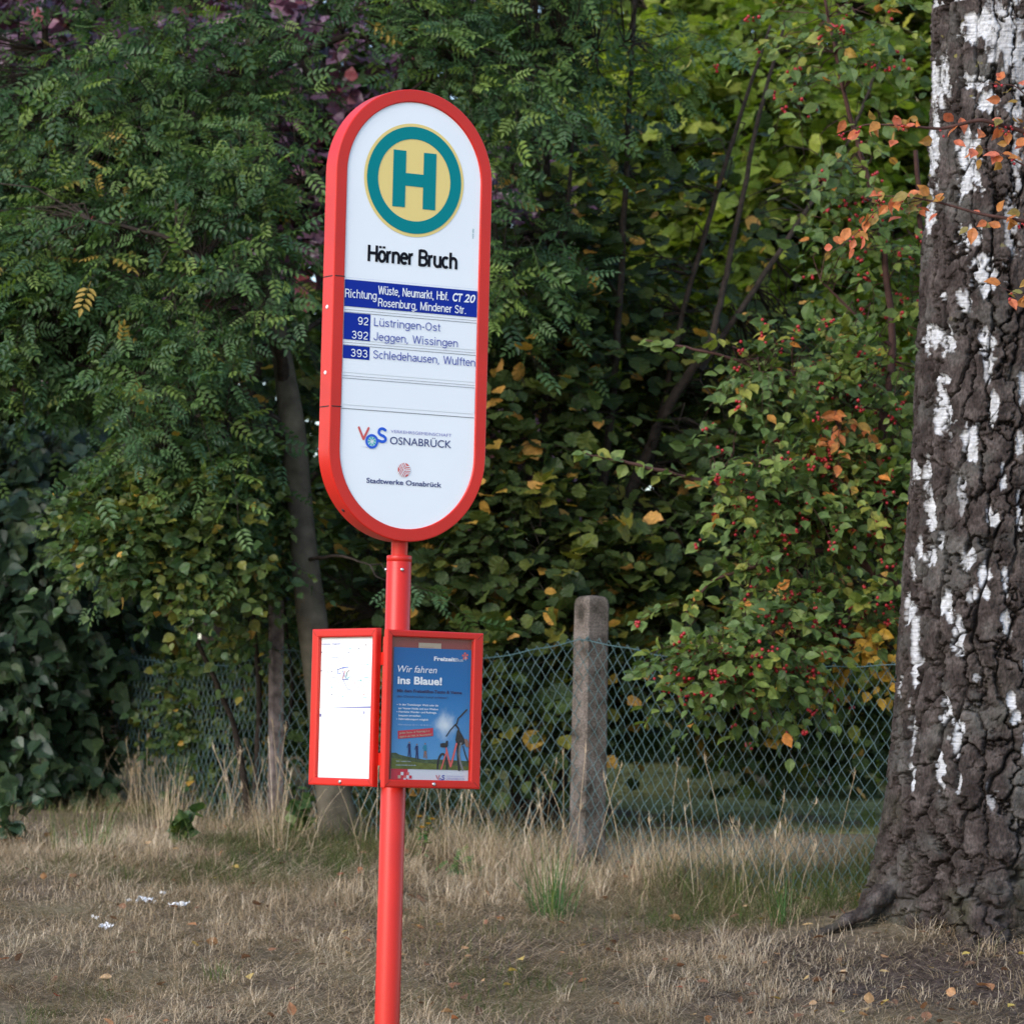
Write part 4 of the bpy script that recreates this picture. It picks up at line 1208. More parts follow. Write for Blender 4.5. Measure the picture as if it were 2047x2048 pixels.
def foliage(root_o, blobs, N, seed, tpl, leaf_mat_, size, per, twig_len, limbs, bark, name='crown', droop=.25, spread=.9, up=.45, jitter=.5, gap=.42, shell=.35, width=1.0,
            tint=(.5, .22), odd=None, twig_r=.0016, freq=2.6, connect=.6, face=(0, -.25, 1), reach=1.2, berry=None, avoid=None):
    """a crown of twigs with leaves set along them, and the branches that carry the twigs"""
    P, C, r = blobs_points(blobs, N, seed, shell, gap, freq)
    n = len(P)
    out = unit((P - C) * np.array([1, 1, .6]) + 1e-6)
    d = unit(out * .8 + r.normal(size=(n, 3)) * .65 + np.array([0, -.25, up - .3]))
    L = twig_len * r.uniform(.6, 1.3, n)
    if avoid is not None:           # keep most twigs clear of a trunk that shows
        aq, dx_, z0_, z1_ = avoid
        o_ = np.argsort(aq[:, 2]); bad = np.zeros(n, bool)
        for fr_ in (0, .5, 1.0):
            e = P + d * (L * fr_)[:, None] - np.array([0, 0, droop]) * (L * fr_ ** 2)[:, None]
            bad |= (np.abs(e[:, 0] - np.interp(e[:, 2], aq[o_, 2], aq[o_, 0])) < dx_) & (e[:, 1] < np.interp(e[:, 2], aq[o_, 2], aq[o_, 1]) + .05) & (e[:, 2] > z0_) & (e[:, 2] < z1_)
        ok = ~bad | (r.random(n) < .10)
        P, C, d, L, out = P[ok], C[ok], d[ok], L[ok], out[ok]; n = len(P)
    m = 5
    t = np.linspace(0, 1, m)
    path = P[:, None] + d[:, None] * (L[:, None] * t)[..., None] + np.array([0, 0, -1.0]) * (droop * L[:, None] * t ** 2)[..., None]
    br = MB()
    br.tubes(path, twig_r * np.linspace(1.2, .5, m)[None], 3)
    # twigs are carried by thin branches from the nearest limb
    LP = np.concatenate([np.stack([np.interp(np.linspace(0, len(q) - 1, 14), np.arange(len(q)), np.array(q)[:, k]) for k in range(3)], 1) for q, _ in limbs])
    dd = np.linalg.norm(P[:, None] - LP[None], axis=2)
    jn = dd.argmin(1); near = (dd.min(1) < reach) & (r.random(n) < connect)
    A = LP[jn[near]]; Bp = P[near]; k = int(near.sum())
    if k:
        mid = (A + Bp) / 2 + r.normal(size=(k, 3)) * .05 + np.array([0, 0, .05])
        q = np.stack([A, A * .35 + mid * .65 + r.normal(size=(k, 3)) * .02, mid * .4 + Bp * .6, Bp], 1)
        br.tubes(q, np.linspace(2.6, 1.0, 4)[None] * twig_r, 3)
    for q, rad in limbs:
        q = np.array(q, float); tt = np.linspace(0, len(q) - 1, 7 * len(q))
        Q = np.stack([np.interp(tt, np.arange(len(q)), q[:, c]) for c in range(3)], 1)
        for _ in range(4): Q[1:-1] = (Q[:-2] + 2 * Q[1:-1] + Q[2:]) / 4
        Q[1:-1] += r.normal(size=(len(Q) - 2, 3)) * rad[0] * .10
        br.tube(Q, np.interp(tt, np.arange(len(q)), rad), 8)
    o = rel(br.build('branches', bark, root_o, smooth=True), root_o)
    # leaves
    lv = MB()
    s = np.tile(np.linspace(.12, 1.0, per), (n, 1)) + r.uniform(-.05, .05, (n, per))
    s = np.clip(s, 0, 1)
    base = P[:, None] + d[:, None] * (L[:, None] * s)[..., None] + np.array([0, 0, -1.0]) * (droop * L[:, None] * s ** 2)[..., None]
    sidev = unit(np.cross(d, np.array([0, 0, 1.0]) + r.normal(size=(n, 3)) * .25))
    sg = np.where(np.arange(per) % 2 == 0, 1.0, -1.0)[None, :, None]
    fw = np.where(np.arange(per) == per - 1, 1.6, .55)[None, :, None]
    ax = d[:, None] * fw + sidev[:, None] * sg * spread * np.where(np.arange(per) == per - 1, .1, 1.0)[None, :, None] + r.normal(size=(n, per, 3)) * jitter * .5 + np.array([0, 0, -droop])
    nm = np.array(face, float)[None, None] + r.normal(size=(n, per, 3)) * jitter
    tw = np.clip(r.normal(tint[0], tint[1], n), .02, .98)
    tn = np.clip(tw[:, None] + r.normal(0, .10, (n, per)), .01, .99)
    if odd:                         # a share of turned leaves at the top end of the ramp
        tn = np.where(r.random((n, per)) < odd, r.uniform(.90, 1.0, (n, per)), np.minimum(tn, .86))
    sz = size * r.uniform(.55, 1.15, (n, per)) * r.uniform(.75, 1.15, (n, 1))
    lv.leaves(TPL[tpl], base.reshape(-1, 3), ax.reshape(-1, 3), nm.reshape(-1, 3), sz.ravel(), tn.ravel(), 0, width)
    c = rel(lv.build(name, leaf_mat_, root_o, tint=True), root_o)
    if berry:
        pos = []
        pick = r.choice(n, min(n, berry[0]), replace=False)
        for q in pick:
            cc = base[q, r.integers(0, per)]
            for _ in range(r.integers(2, 7)): pos.append(cc + r.normal(size=3) * .013 + np.array([0, -.01, -.012]))
        berries(root_o, np.array(pos), berry[1])
    return o, c


def berries(root_o, pos, rad):
    k = 8; ph = np.linspace(0, np.pi, 6)
    V = []
    for a in ph[1:-1]:
        for j in range(k): V.append((math.sin(a) * math.cos(2 * math.pi * j / k), math.sin(a) * math.sin(2 * math.pi * j / k), math.cos(a)))
    V += [(0, 0, 1), (0, 0, -1)]
    q = [(i * k + j, i * k + (j + 1) % k, (i + 1) * k + (j + 1) % k) for i in range(3) for j in range(k)] + [(i * k + j, (i + 1) * k + (j + 1) % k, (i + 1) * k + j) for i in range(3) for j in range(k)]
    b = len(V); q += [(j, b - 2, (j + 1) % k) for j in range(k)] + [(3 * k + j, 3 * k + (j + 1) % k, b - 1) for j in range(k)]
    tv = np.array(V) * 1.0; N = len(pos); mb = MB()
    r = np.random.default_rng(N)
    mb.leaves((tv, np.array(q)), pos, np.tile([1.0, 0, 0], (N, 1)), np.tile([0, 0, 1.0], (N, 1)), rad * r.uniform(.8, 1.15, N), .5)
    return tag(rel(mb.build('berries', M['berry'], root_o, smooth=True), root_o), kind='stuff')


def limb(pts, r0, r1):
    """pixels with depth -> a tapering limb"""
    return ([tuple(at(*p)) for p in pts], list(np.linspace(r0, r1, len(pts))))


M['berry'] = plain('red_berry', (.34, .010, .018), .3, .5)
M['bark_dark'] = plain('dark_bark', (.040, .031, .026), .9, .1, vary=.4, scale=40, bump=.5)
M['bark_olive'] = plain('olive_grey_bark', (.088, .076, .056), .9, .12, vary=.35, scale=14, bump=.35)
M['bark_red'] = plain('reddish_stem', (.075, .038, .032), .8, .15, vary=.3, scale=30)
GOLD = (.34, .22, .055); ORANGE = (.45, .13, .045)
M['lf_pinnate'] = leaf_mat('compound_leaf', [(0, (0.0312, 0.0689, 0.0293)), (.40, (0.0536, 0.113, 0.045)), (.72, (0.101, 0.171, 0.045)), (.88, (0.165, 0.235, 0.0505)), (.95, (0.387, 0.261, 0.0563))], .30, .50)
M['lf_small'] = leaf_mat('privet_leaf', [(0, (0.034, 0.072, 0.0265)), (.45, (0.0668, 0.118, 0.0397)), (.80, (0.128, 0.162, 0.0397)), (.89, (0.194, 0.18, 0.0331)), (.97, (0.51, 0.3, 0.0567))], .28, .42)
M['lf_heart'] = leaf_mat('lilac_leaf', [(0, (0.0219, 0.0445, 0.0258)), (.5, (0.0386, 0.0725, 0.0358)), (1, (0.0772, 0.117, 0.0438))], .2, .40, .45)
M['lf_hazel'] = leaf_mat('hazel_leaf', [(0, (0.0257, 0.0443, 0.0152)), (.45, (0.0482, 0.0753, 0.0214)), (.78, (0.0964, 0.12, 0.0243)), (.88, (0.176, 0.163, 0.0284)), (.93, (0.482, 0.26, 0.0508)), (1, (0.706, 0.377, 0.112))], .30, .55, .25)
M['lf_coton'] = leaf_mat('cotoneaster_leaf', [(0, (0.0552, 0.095, 0.03)), (.45, (0.0992, 0.158, 0.0458)), (.80, (0.187, 0.238, 0.053)), (.89, (0.277, 0.264, 0.0486)), (.94, (0.579, 0.224, 0.053)), (1, (0.759, 0.278, 0.0618))], .28, .5, .3)
M['lf_orange'] = leaf_mat('autumn_cotoneaster_leaf', [(0, (.20, .19, .055)), (.25, (.36, .22, .05)), (.5, (.56, .20, .055)), (.8, (.58, .155, .075)), (1, (.60, .17, .10))], .35, .45, .35, (1.2, 1.0, .8))
M['lf_yellow'] = leaf_mat('golden_leaf', [(0, (.35, .20, .03)), (.5, (.62, .36, .05)), (1, (.70, .46, .08))], .35, .5, .3, (1.2, 1.1, .6))
M['lf_backlit'] = leaf_mat('backlit_lime_leaf', [(0, (0.0935, 0.147, 0.0289)), (.5, (0.195, 0.259, 0.0418)), (.85, (0.339, 0.376, 0.0722)), (1, (0.564, 0.486, 0.162))], .5, .5, .3, (1.35, 1.45, .45))  # yellow-green leaf, brightness of light from behind put into its colour
M['lf_purple'] = leaf_mat('purple_plum_leaf', [(0, (0.0386, 0.0131, 0.0233)), (.5, (0.0755, 0.0277, 0.0495)), (.9, (0.173, 0.095, 0.139)), (1, (0.22, 0.0437, 0.0437))], .15, .38, .6, (1.3, .6, .7))
M['lf_far'] = leaf_mat('woodland_leaf', [(0, (0.0189, 0.0378, 0.0125)), (.5, (0.0378, 0.0655, 0.0173)), (.85, (0.0743, 0.107, 0.0211)), (1, (0.135, 0.164, 0.0288))], .25, .55, .25)


def leafy_limb(br, lv, r, q, rad, tpl, size, step, width, part=(0.0, 1.0), face=(-.1, -.9, .6), tint=(.5, .25), hang=.35, jit=.55):
    """leaves set directly along a thin arching branch"""
    q = np.array(q); tt = np.linspace(0, len(q) - 1, 12 * len(q))
    Q = np.stack([np.interp(tt, np.arange(len(q)), q[:, c]) for c in range(3)], 1)
    for _ in range(5): Q[1:-1] = (Q[:-2] + 2 * Q[1:-1] + Q[2:]) / 4
    if rad is not None: br.tube(Q, np.interp(tt, np.arange(len(q)), rad), 6)
    ln = np.concatenate([[0], np.cumsum(np.linalg.norm(np.diff(Q, axis=0), axis=1))])
    a, b = part[0] * ln[-1], part[1] * ln[-1]
    m = max(4, int((b - a) / step))
    s_ = np.sort(a + (b - a) * r.random(m))
    Bp = np.stack([np.interp(s_, ln, Q[:, c]) for c in range(3)], 1)
    tg = unit(np.stack([np.interp(np.minimum(s_ + .02, ln[-1]), ln, Q[:, c]) for c in range(3)], 1) - Bp + 1e-6)
    ax = tg * r.uniform(.1, .9, (m, 1)) + np.array([0, -.15, -hang]) + r.normal(size=(m, 3)) * jit
    lv.leaves(TPL[tpl], Bp + r.normal(size=(m, 3)) * .010, ax, np.array(face) + r.normal(size=(m, 3)) * jit, size * r.uniform(.6, 1.15, m), np.clip(r.normal(tint[0], tint[1], m), 0, .99), 0, width)
    return Bp

# ------------------------------------------------------------------ trees and shrubs, near to far
def plant(name, label, cat, px, py, Y, group=None):
    p = at(px, py, Y)
    return thing(name, label, cat, (p[0], p[1], float(gz(p[0], p[1])) - .02), group)


# tree with compound leaves, left: leaning grey trunk behind the notice cases
t = plant('compound_leaf_tree', 'leaning olive-grey tree with feathery compound leaves behind the notice cases', 'tree', 676, 1655, 18.35)
tp = [(690, 1700, 18.35), (676, 1640, 18.35), (655, 1500, 18.38), (632, 1300, 18.4), (612, 1150, 18.45), (598, 1000, 18.5), (585, 860, 18.5), (572, 760, 18.55), (548, 620, 18.6), (528, 480, 18.6), (516, 330, 18.6), (506, 150, 18.6), (500, -60, 18.6), (495, -300, 18.7)]
tr_ = [.115, .088, .074, .068, .064, .062, .058, .050, .046, .043, .042, .034, .026, .012]
P = np.array([at(*q) for q in tp]); tt = np.linspace(0, len(P) - 1, 90)
Q = np.stack([np.interp(tt, np.arange(len(P)), P[:, c]) for c in range(3)], 1)
for _ in range(5): Q[1:-1] = (Q[:-2] + 2 * Q[1:-1] + Q[2:]) / 4
mb = MB(); mb.tube(Q, np.interp(tt, np.arange(len(P)), tr_) * (1 + .05 * np.sin(tt * 2.3)), 16)
rel(mb.build('trunk', M['bark_olive'], t, smooth=True), t)
LB = [limb([(572, 770, 18.55), (560, 700, 18.4), (520, 640, 18.2), (470, 560, 18.0), (330, 470, 17.9), (180, 440, 17.9)], .030, .006),
      limb([(588, 880, 18.5), (520, 850, 18.3), (440, 880, 18.1), (330, 900, 18.0)], .020, .005),
      limb([(516, 360, 18.6), (430, 330, 18.5), (300, 300, 18.6), (150, 230, 18.8), (80, 100, 19)], .026, .006),
      limb([(90, 60, 19.2), (100, 190, 19.1), (150, 260, 19)], .016, .008),
      limb([(520, 395, 18.6), (560, 372, 18.5), (640, 350, 18.4), (760, 230, 18.4), (900, 120, 18.5)], .022, .006),
      limb([(506, 160, 18.6), (700, 60, 18.6), (1000, 150, 18.7), (1250, 90, 18.9)], .02, .004),
      limb([(560, 700, 18.5), (640, 640, 18.6), (800, 560, 18.8), (1000, 560, 18.6)], .016, .004),
      limb([(610, 1120, 18.45), (680, 1110, 18.1), (740, 1130, 17.9)], .01, .003),
      limb([(500, -60, 18.6), (250, -150, 18.7), (0, -250, 18.8)], .02, .005), limb([(585, 860, 18.5), (450, 770, 18.4), (250, 740, 18.5), (60, 720, 18.7)], .016, .004)]
BL = [(150, 250, 18.9, 280, 260, .7), (420, 190, 18.5, 270, 240, .6), (720, 130, 18.7, 280, 190, .6), (250, 520, 18.5, 290, 220, .6), (400, 540, 18.1, 190, 200, .5), (110, 700, 18.7, 200, 160, .6),
      (310, 800, 18.3, 210, 190, .5), (480, 860, 18.2, 60, 140, .25), (1050, 140, 18.6, 200, 150, .5), (1230, 90, 18.8, 140, 90, .4), (980, 440, 18.7, 110, 160, .4), (210, 930, 18.4, 150, 120, .4), (1010, 640, 18.5, 100, 110, .3), (725, 1120, 17.85, 80, 90, .2), (660, 1180, 18.0, 70, 100, .15),
      (-250, 400, 18.9, 250, 500, .8), (300, -230, 18.8, 600, 190, .8), (1000, -180, 18.8, 350, 150, .6)]
TRUNK = Q
foliage(t, BL, 3250, 41, 'pinnate', M['lf_pinnate'], .165, 5, .30, LB, M['bark_dark'], droop=.45, spread=1.0, jitter=.78, gap=.49, tint=(.48, .24), odd=.012, twig_r=.0018, connect=.7, face=(-.1, -.42, 1), avoid=(TRUNK, .15, 1.9, 3.45))

# small-leaved shrub on the left of the tree, hanging over the fence
t = plant('privet_shrub', 'small-leaved green shrub with a few yellow leaves hanging over the fence, left of the tree', 'shrub', 470, 1600, 18.9)
LB = [limb([(500, 1640, 18.9), (470, 1450, 18.8), (380, 1250, 18.6), (240, 1060, 18.5)], .018, .005), limb([(510, 1640, 18.9), (520, 1400, 18.8), (500, 1150, 18.6), (450, 950, 18.5)], .018, .005),
      limb([(490, 1640, 18.9), (430, 1500, 19.6), (360, 1400, 20.1)], .012, .004), limb([(520, 1640, 18.9), (590, 1400, 18.9), (560, 1150, 18.8)], .014, .004)]
BL = [(300, 1060, 18.4, 130, 100, .4), (430, 1000, 18.4, 150, 130, .4), (430, 1150, 18.4, 150, 90, .35), (520, 1130, 18.6, 70, 160, .3), (350, 1140, 18.5, 80, 90, .3), (470, 1420, 19.7, 100, 130, .25, 6000), (545, 1400, 19.1, 50, 160, .2, 4500), (370, 1440, 20.4, 100, 90, .25, 5000)]
foliage(t, BL, 2350, 42, 'ovate', M['lf_small'], .058, 8, .26, LB, M['bark_dark'], droop=.28, jitter=.62, gap=.40, tint=(.50, .22), odd=.018, twig_r=.0013, width=.85, face=(-.1, -.5, .8), avoid=(TRUNK, .13, 1.7, 3.45))

# lilac at the left edge
t = plant('lilac_bush', 'dark blue-green bush of drooping heart-shaped leaves at the end of the fence', 'bush', 20, 1600, 20.6)
LB = [limb([(60, 1620, 20.8), (60, 1400, 20.6), (70, 1200, 20.5), (60, 1000, 20.5)], .03, .008), limb([(20, 1620, 20.8), (-40, 1350, 20.6), (-80, 1100, 20.5)], .03, .008), limb([(90, 1620, 20.9), (160, 1400, 20.7), (190, 1250, 20.6)], .022, .006)]
BL = [(60, 1130, 20.4, 170, 190, .5), (40, 1400, 20.1, 150, 170, .5), (160, 1300, 20.5, 90, 130, .35), (90, 1560, 20.0, 90, 60, .3), (-40, 1560, 20.0, 120, 90, .3), (-220, 1250, 20.3, 200, 380, .8), (170, 1080, 20.7, 90, 130, .3), (120, 950, 20.8, 200, 110, .4)]
foliage(t, BL, 1500, 43, 'heart', M['lf_heart'], .092, 7, .32, LB, M['bark_dark'], droop=.75, jitter=.42, gap=.36, tint=(.45, .22), twig_r=.002, face=(-.2, -.9, .62))

# hazel behind the middle of the fence
t = plant('hazel_shrub', 'tall many-stemmed hazel with broad round dark leaves behind the thick fence post', 'shrub', 1070, 1640, 19.3)
LB = [limb([(1060, 1650, 19.4), (1050, 1300, 19.3), (1085, 900, 19.2), (1110, 600, 19.2), (1090, 300, 19.2), (1100, 30, 19.3), (1110, -200, 19.3)], .030, .010),
      limb([(1040, 1650, 19.4), (1000, 1300, 19.3), (990, 1000, 19.2), (1030, 750, 19.1)], .028, .010), limb([(1080, 1650, 19.4), (1180, 1200, 19.3), (1225, 800, 19.2), (1245, 500, 19.1), (1262, 150, 19.1), (1275, -100, 19.1)], .024, .009),
      limb([(1100, 1650, 19.4), (1230, 1050, 19.3), (1340, 800, 19.2), (1425, 680, 19.1)], .036, .020), limb([(1300, 930, 19.3), (1370, 600, 19.3), (1470, 260, 19.3), (1540, 50, 19.3)], .017, .007),
      limb([(1420, 690, 19.1), (1450, 560, 19.2), (1512, 250, 19.2), (1570, 40, 19.2)], .018, .007), limb([(1400, 740, 19.2), (1560, 500, 19.3), (1690, 300, 19.4), (1760, 120, 19.4)], .016, .006),
      limb([(1050, 1400, 19.3), (960, 1150, 19.1), (940, 900, 19.0)], .02, .008), limb([(1140, 1500, 19.4), (1400, 1250, 19.4), (1560, 1100, 19.5)], .02, .007), limb([(1000, 1500, 19.3), (850, 1350, 19.3), (760, 1230, 19.3)], .016, .006),
      limb([(1090, 480, 19.2), (1070, 260, 19.1), (1060, 60, 19.1)], .014, .006), limb([(1085, 900, 19.2), (1105, 700, 19.1), (1135, 420, 19.0), (1150, 200, 19)], .016, .007)]
BL = [(1080, 470, 19.5, 170, 240, .5), (1230, 470, 19.6, 170, 240, .5, 20000), (1080, 790, 19.2, 160, 200, .5), (1280, 880, 19.5, 220, 200, .5), (1040, 1130, 18.9, 180, 180, .45), (1280, 1180, 19.2, 220, 170, .5), (1080, 1340, 18.6, 190, 100, .35),
      (1350, 1390, 19.6, 260, 80, .45), (1520, 1130, 19.8, 200, 240, .5), (1450, 720, 19.8, 210, 170, .5, 24000), (1500, 430, 19.9, 140, 220, .4, 4500), (760, 1240, 19.4, 160, 240, .4), (860, 1420, 18.9, 150, 110, .35), (1650, 1300, 19.9, 200, 200, .4), (980, 950, 19.0, 90, 160, .3), (640, 820, 20.2, 110, 230, .4, 20000), (420, 1260, 21.2, 130, 120, .3, 9000)]
foliage(t, BL, 2900, 44, 'round', M['lf_hazel'], .090, 5, .30, LB, M['bark_dark'], droop=.35, jitter=.38, gap=.40, tint=(.42, .22), odd=.055, twig_r=.0018, face=(0, -.5, 1), connect=.8)

# cotoneaster with red berries beside the birch
t = plant('berry_shrub', 'arching shrub with olive-green leaves and red berries leaning over the fence beside the birch', 'shrub', 1960, 1650, 17.2)
LB = [limb([(1980, 1680, 17.2), (1900, 1330, 17.3), (1800, 1200, 17.2), (1690, 1090, 17.1), (1560, 1000, 17.0), (1400, 960, 16.9), (1250, 925, 16.8), (1160, 905, 16.8)], .030, .003),
      limb([(1800, 1200, 17.2), (1740, 1000, 17.2), (1690, 800, 17.2), (1540, 740, 17.1), (1400, 700, 17.0), (1290, 680, 17.0)], .018, .003), limb([(1900, 1330, 17.3), (1760, 1290, 17.0), (1600, 1270, 16.8), (1450, 1300, 16.6), (1390, 1350, 16.5)], .018, .003),
      limb([(1740, 1000, 17.2), (1790, 700, 17.4), (1760, 450, 17.5), (1690, 200, 17.5), (1640, -40, 17.5)], .020, .006), limb([(1990, 1680, 17.2), (1960, 1100, 17.5), (1860, 700, 17.5), (1830, 300, 17.5)], .026, .01),
      limb([(1690, 1090, 17.1), (1560, 1120, 16.9), (1420, 1160, 16.8), (1370, 1230, 16.7)], .012, .003), limb([(1880, 1225, 17.3), (1760, 1226, 17.25), (1680, 1224, 17.2)], .012, .006), limb([(1790, 700, 17.4), (1720, 640, 17.3), (1640, 560, 17.3)], .010, .004)]
BL = [(1700, 1010, 17.15, 170, 130, .3), (1520, 950, 17.0, 170, 90, .25), (1420, 1030, 16.9, 110, 90, .2), (1400, 1190, 16.75, 70, 130, .12, 6000), (1600, 1130, 16.9, 150, 90, .2), (1560, 1290, 16.7, 150, 80, .2), (1440, 1330, 16.55, 90, 60, .12), (1680, 1260, 16.9, 130, 90, .2), (1780, 1190, 17.1, 90, 120, .2),
      (1760, 800, 17.2, 110, 200, .3), (1580, 750, 17.1, 120, 70, .2), (1760, 520, 17.4, 110, 200, .3, 9000), (1710, 220, 17.4, 140, 200, .3, 11000), (1640, 20, 17.4, 150, 120, .3, 3000), (1860, 700, 17.6, 120, 300, .3, 12000)]
foliage(t, BL, 1160, 45, 'ovate', M['lf_coton'], .062, 7, .24, LB, M['bark_red'], droop=.45, jitter=.65, gap=.50, freq=3.6, tint=(.50, .20), odd=.018, twig_r=.0013, face=(-.15, -.55, .9), berry=(520, .0074), width=.74)
LBC = LB
# a turned golden spray low on the same shrub
BL = [(1745, 1275, 16.95, 45, 35, .08), (1700, 1300, 16.9, 40, 30, .06)]
foliage(t, BL, 26, 46, 'ovate', M['lf_yellow'], .062, 6, .18, [limb([(1800, 1200, 17.2), (1770, 1250, 17.0), (1690, 1310, 16.9)], .006, .002)], M['bark_red'], name='golden_leaves', droop=.6, jitter=.5, gap=0, tint=(.5, .3), face=(-.1, -.8, .6), width=.7)
BL = [(1680, 850, 17.0, 30, 45, .08), (1668, 900, 17.0, 30, 25, .05)]
foliage(t, BL, 20, 47, 'ovate', M['lf_orange'], .060, 5, .14, [limb([(1690, 800, 17.2), (1680, 860, 17.0)], .005, .002)], M['bark_red'], name='orange_leaves', droop=.8, jitter=.5, gap=0, tint=(.35, .2), face=(-.1, -.9, .5), width=.6)

br = MB(); lv = MB(); r = np.random.default_rng(48)
for q, a, b, st in ((LBC[0], .50, 1.0, .016), (LBC[1], .45, 1.0, .016), (LBC[2], .35, 1.0, .013), (LBC[5], .2, 1.0, .015)):
    leafy_limb(br, lv, r, q[0], None, 'ovate', .062, st, .85, (a, b), (-.15, -.6, .9), (.62, .16), .30, .5)
rel(lv.build('leaves', M['lf_coton'], t, tint=True), t)

# orange-turned arching branches in front of the birch (a shrub rooted out of frame on the right)
t = plant('orange_berry_shrub', 'thin arching branches of orange leaves and red berries in front of the birch trunk', 'shrub', 2420, 1900, 14.9)
LB = [limb([(2440, 1960, 14.9), (2460, 1200, 15.0), (2350, 520, 15.0), (2200, 340, 14.95), (2047, 262, 14.9), (1960, 238, 14.85), (1880, 258, 14.85), (1800, 250, 14.8), (1730, 248, 14.8), (1670, 272, 14.8)], .016, .0012),
      limb([(2440, 1960, 14.9), (2420, 1100, 14.9), (2300, 560, 14.9), (2140, 470, 14.85), (2047, 442, 14.8), (1960, 428, 14.8), (1880, 405, 14.8), (1810, 392, 14.8), (1740, 392, 14.8)], .014, .0012),
      limb([(1850, 398, 14.8), (1750, 420, 14.8), (1720, 460, 14.8), (1690, 485, 14.8), (1650, 512, 14.8)], .0022, .001), limb([(2300, 560, 14.9), (2120, 380, 14.8), (2047, 330, 14.75), (1990, 300, 14.75), (1940, 292, 14.75)], .006, .001),
      limb([(2200, 340, 14.95), (2100, 240, 14.85), (2030, 170, 14.8), (1960, 165, 14.8)], .005, .001), limb([(2300, 560, 14.9), (2150, 580, 14.8), (2040, 590, 14.75), (1990, 570, 14.75)], .004, .001)]
br = MB()
r = np.random.default_rng(77)
lv = MB(); bp_ = []
for q, rad in LB:
    q = np.array(q); tt = np.linspace(0, len(q) - 1, 12 * len(q))
    Q = np.stack([np.interp(tt, np.arange(len(q)), q[:, c]) for c in range(3)], 1)
    for _ in range(5): Q[1:-1] = (Q[:-2] + 2 * Q[1:-1] + Q[2:]) / 4
    br.tube(Q, np.interp(tt, np.arange(len(q)), rad), 6)
    vis = np.where((Q[:, 0] < 2.25) & (Q[:, 2] > 3.0))[0]
    if len(vis) < 3: continue
    seg = Q[vis]; ln = np.concatenate([[0], np.cumsum(np.linalg.norm(np.diff(seg, axis=0), axis=1))])
    m = max(4, int(ln[-1] / .019))
    s_ = np.sort(r.random(m)) * ln[-1]
    Bp = np.stack([np.interp(s_, ln, seg[:, c]) for c in range(3)], 1)
    tg = unit(np.stack([np.interp(np.minimum(s_ + .02, ln[-1]), ln, seg[:, c]) for c in range(3)], 1) - Bp + 1e-6)
    ax = tg * r.uniform(.1, .9, (m, 1)) + np.array([0, -.15, -.35]) + r.normal(size=(m, 3)) * .55
    off = r.normal(size=(m, 3)) * np.array([.012, .02, .028])
    lv.leaves(TPL['ovate'], Bp + off, ax, np.array([-.1, -.9, .6]) + r.normal(size=(m, 3)) * .55, .056 * r.uniform(.65, 1.15, m), np.clip(r.normal(.42, .27, m), 0, 1), 0, .66)
    for k in r.choice(m, max(1, m // 5), replace=False):
        for _ in range(r.integers(1, 5)): bp_.append(Bp[k] + r.normal(size=3) * .010 + np.array([0, -.012, -.016]))
rel(br.build('branches', M['bark_red'], t, smooth=True), t)
rel(lv.build('leaves', M['lf_orange'], t, tint=True), t)
berries(t, np.array(bp_), .0050)

# purple plum behind the left tree
t = plant('purple_plum_tree', 'dark purple-leaved plum tree showing through gaps behind the feathery tree', 'tree', 420, 1560, 22.6)
LB = [limb([(420, 1580, 22.6), (430, 1000, 22.5), (400, 600, 22.4), (250, 300, 22.2), (120, 100, 22)], .09, .015), limb([(430, 1000, 22.5), (560, 600, 22.4), (660, 350, 22.2)], .05, .012), limb([(440, 1100, 22.5), (800, 800, 22.6), (1020, 550, 22.4)], .04, .01)]
BL = [(100, 200, 21.7, 230, 230, .5), (350, 350, 21.9, 220, 220, .5), (620, 380, 21.9, 190, 200, .5), (1020, 560, 22.2, 130, 240, .4), (60, 470, 21.9, 160, 160, .4), (640, 80, 22, 250, 140, .4), (-150, 300, 22, 200, 300, .5), (1000, 880, 22.3, 110, 150, .3)]
foliage(t, BL, 1500, 51, 'ovate', M['lf_purple'], .082, 7, .3, LB, M['bark_dark'], jitter=.5, gap=.36, tint=(.5, .26), twig_r=.002, width=1.1, face=(-.1, -.5, .9))

# maples in the upper right gap, backlight painted into their lime-green leaf colour
for k, (label, px, BL, seed) in enumerate([
        ('lime-green maple with backlight painted into its leaves, between hazel and birch', 1560, [(1520, 200, 22.6, 260, 230, .6), (1430, 480, 22.9, 230, 190, .6), (1640, 520, 23.0, 190, 220, .6), (1330, 250, 22.9, 170, 200, .5), (1700, 800, 23.2, 150, 160, .4), (1450, 820, 23.3, 260, 130, .4)], 52),
        ('yellow-green maple with backlight painted into its leaves, top right behind the berry shrub', 1800, [(1760, 150, 23.4, 230, 280, .6), (1650, -60, 23.3, 300, 150, .6), (2000, 300, 23.6, 250, 400, .6), (1250, -60, 23.6, 260, 170, .5), (1780, 560, 23.6, 150, 200, .4)], 53)]):
    t = plant('backlit_lime_tree', label, 'tree', px, 1545, 23.6)
    cx_ = np.mean([b[0] for b in BL]); LB = [limb([(px, 1560, 23.6), (px, 1000, 23.5), (px - 20, 500, 23.3), (cx_, 150, 23.1)], .08, .02), limb([(px, 1000, 23.5), (BL[1][0], BL[1][1], 23)], .04, .012), limb([(px, 900, 23.5), (BL[3][0], BL[3][1], 23.2)], .04, .012)]
    foliage(t, BL, 1000, seed, 'round', M['lf_backlit'], .105, 6, .34, LB, M['bark_dark'], jitter=.5, gap=.38, tint=(.5, .25), odd=.02, twig_r=.002, face=(0, -.35, 1))

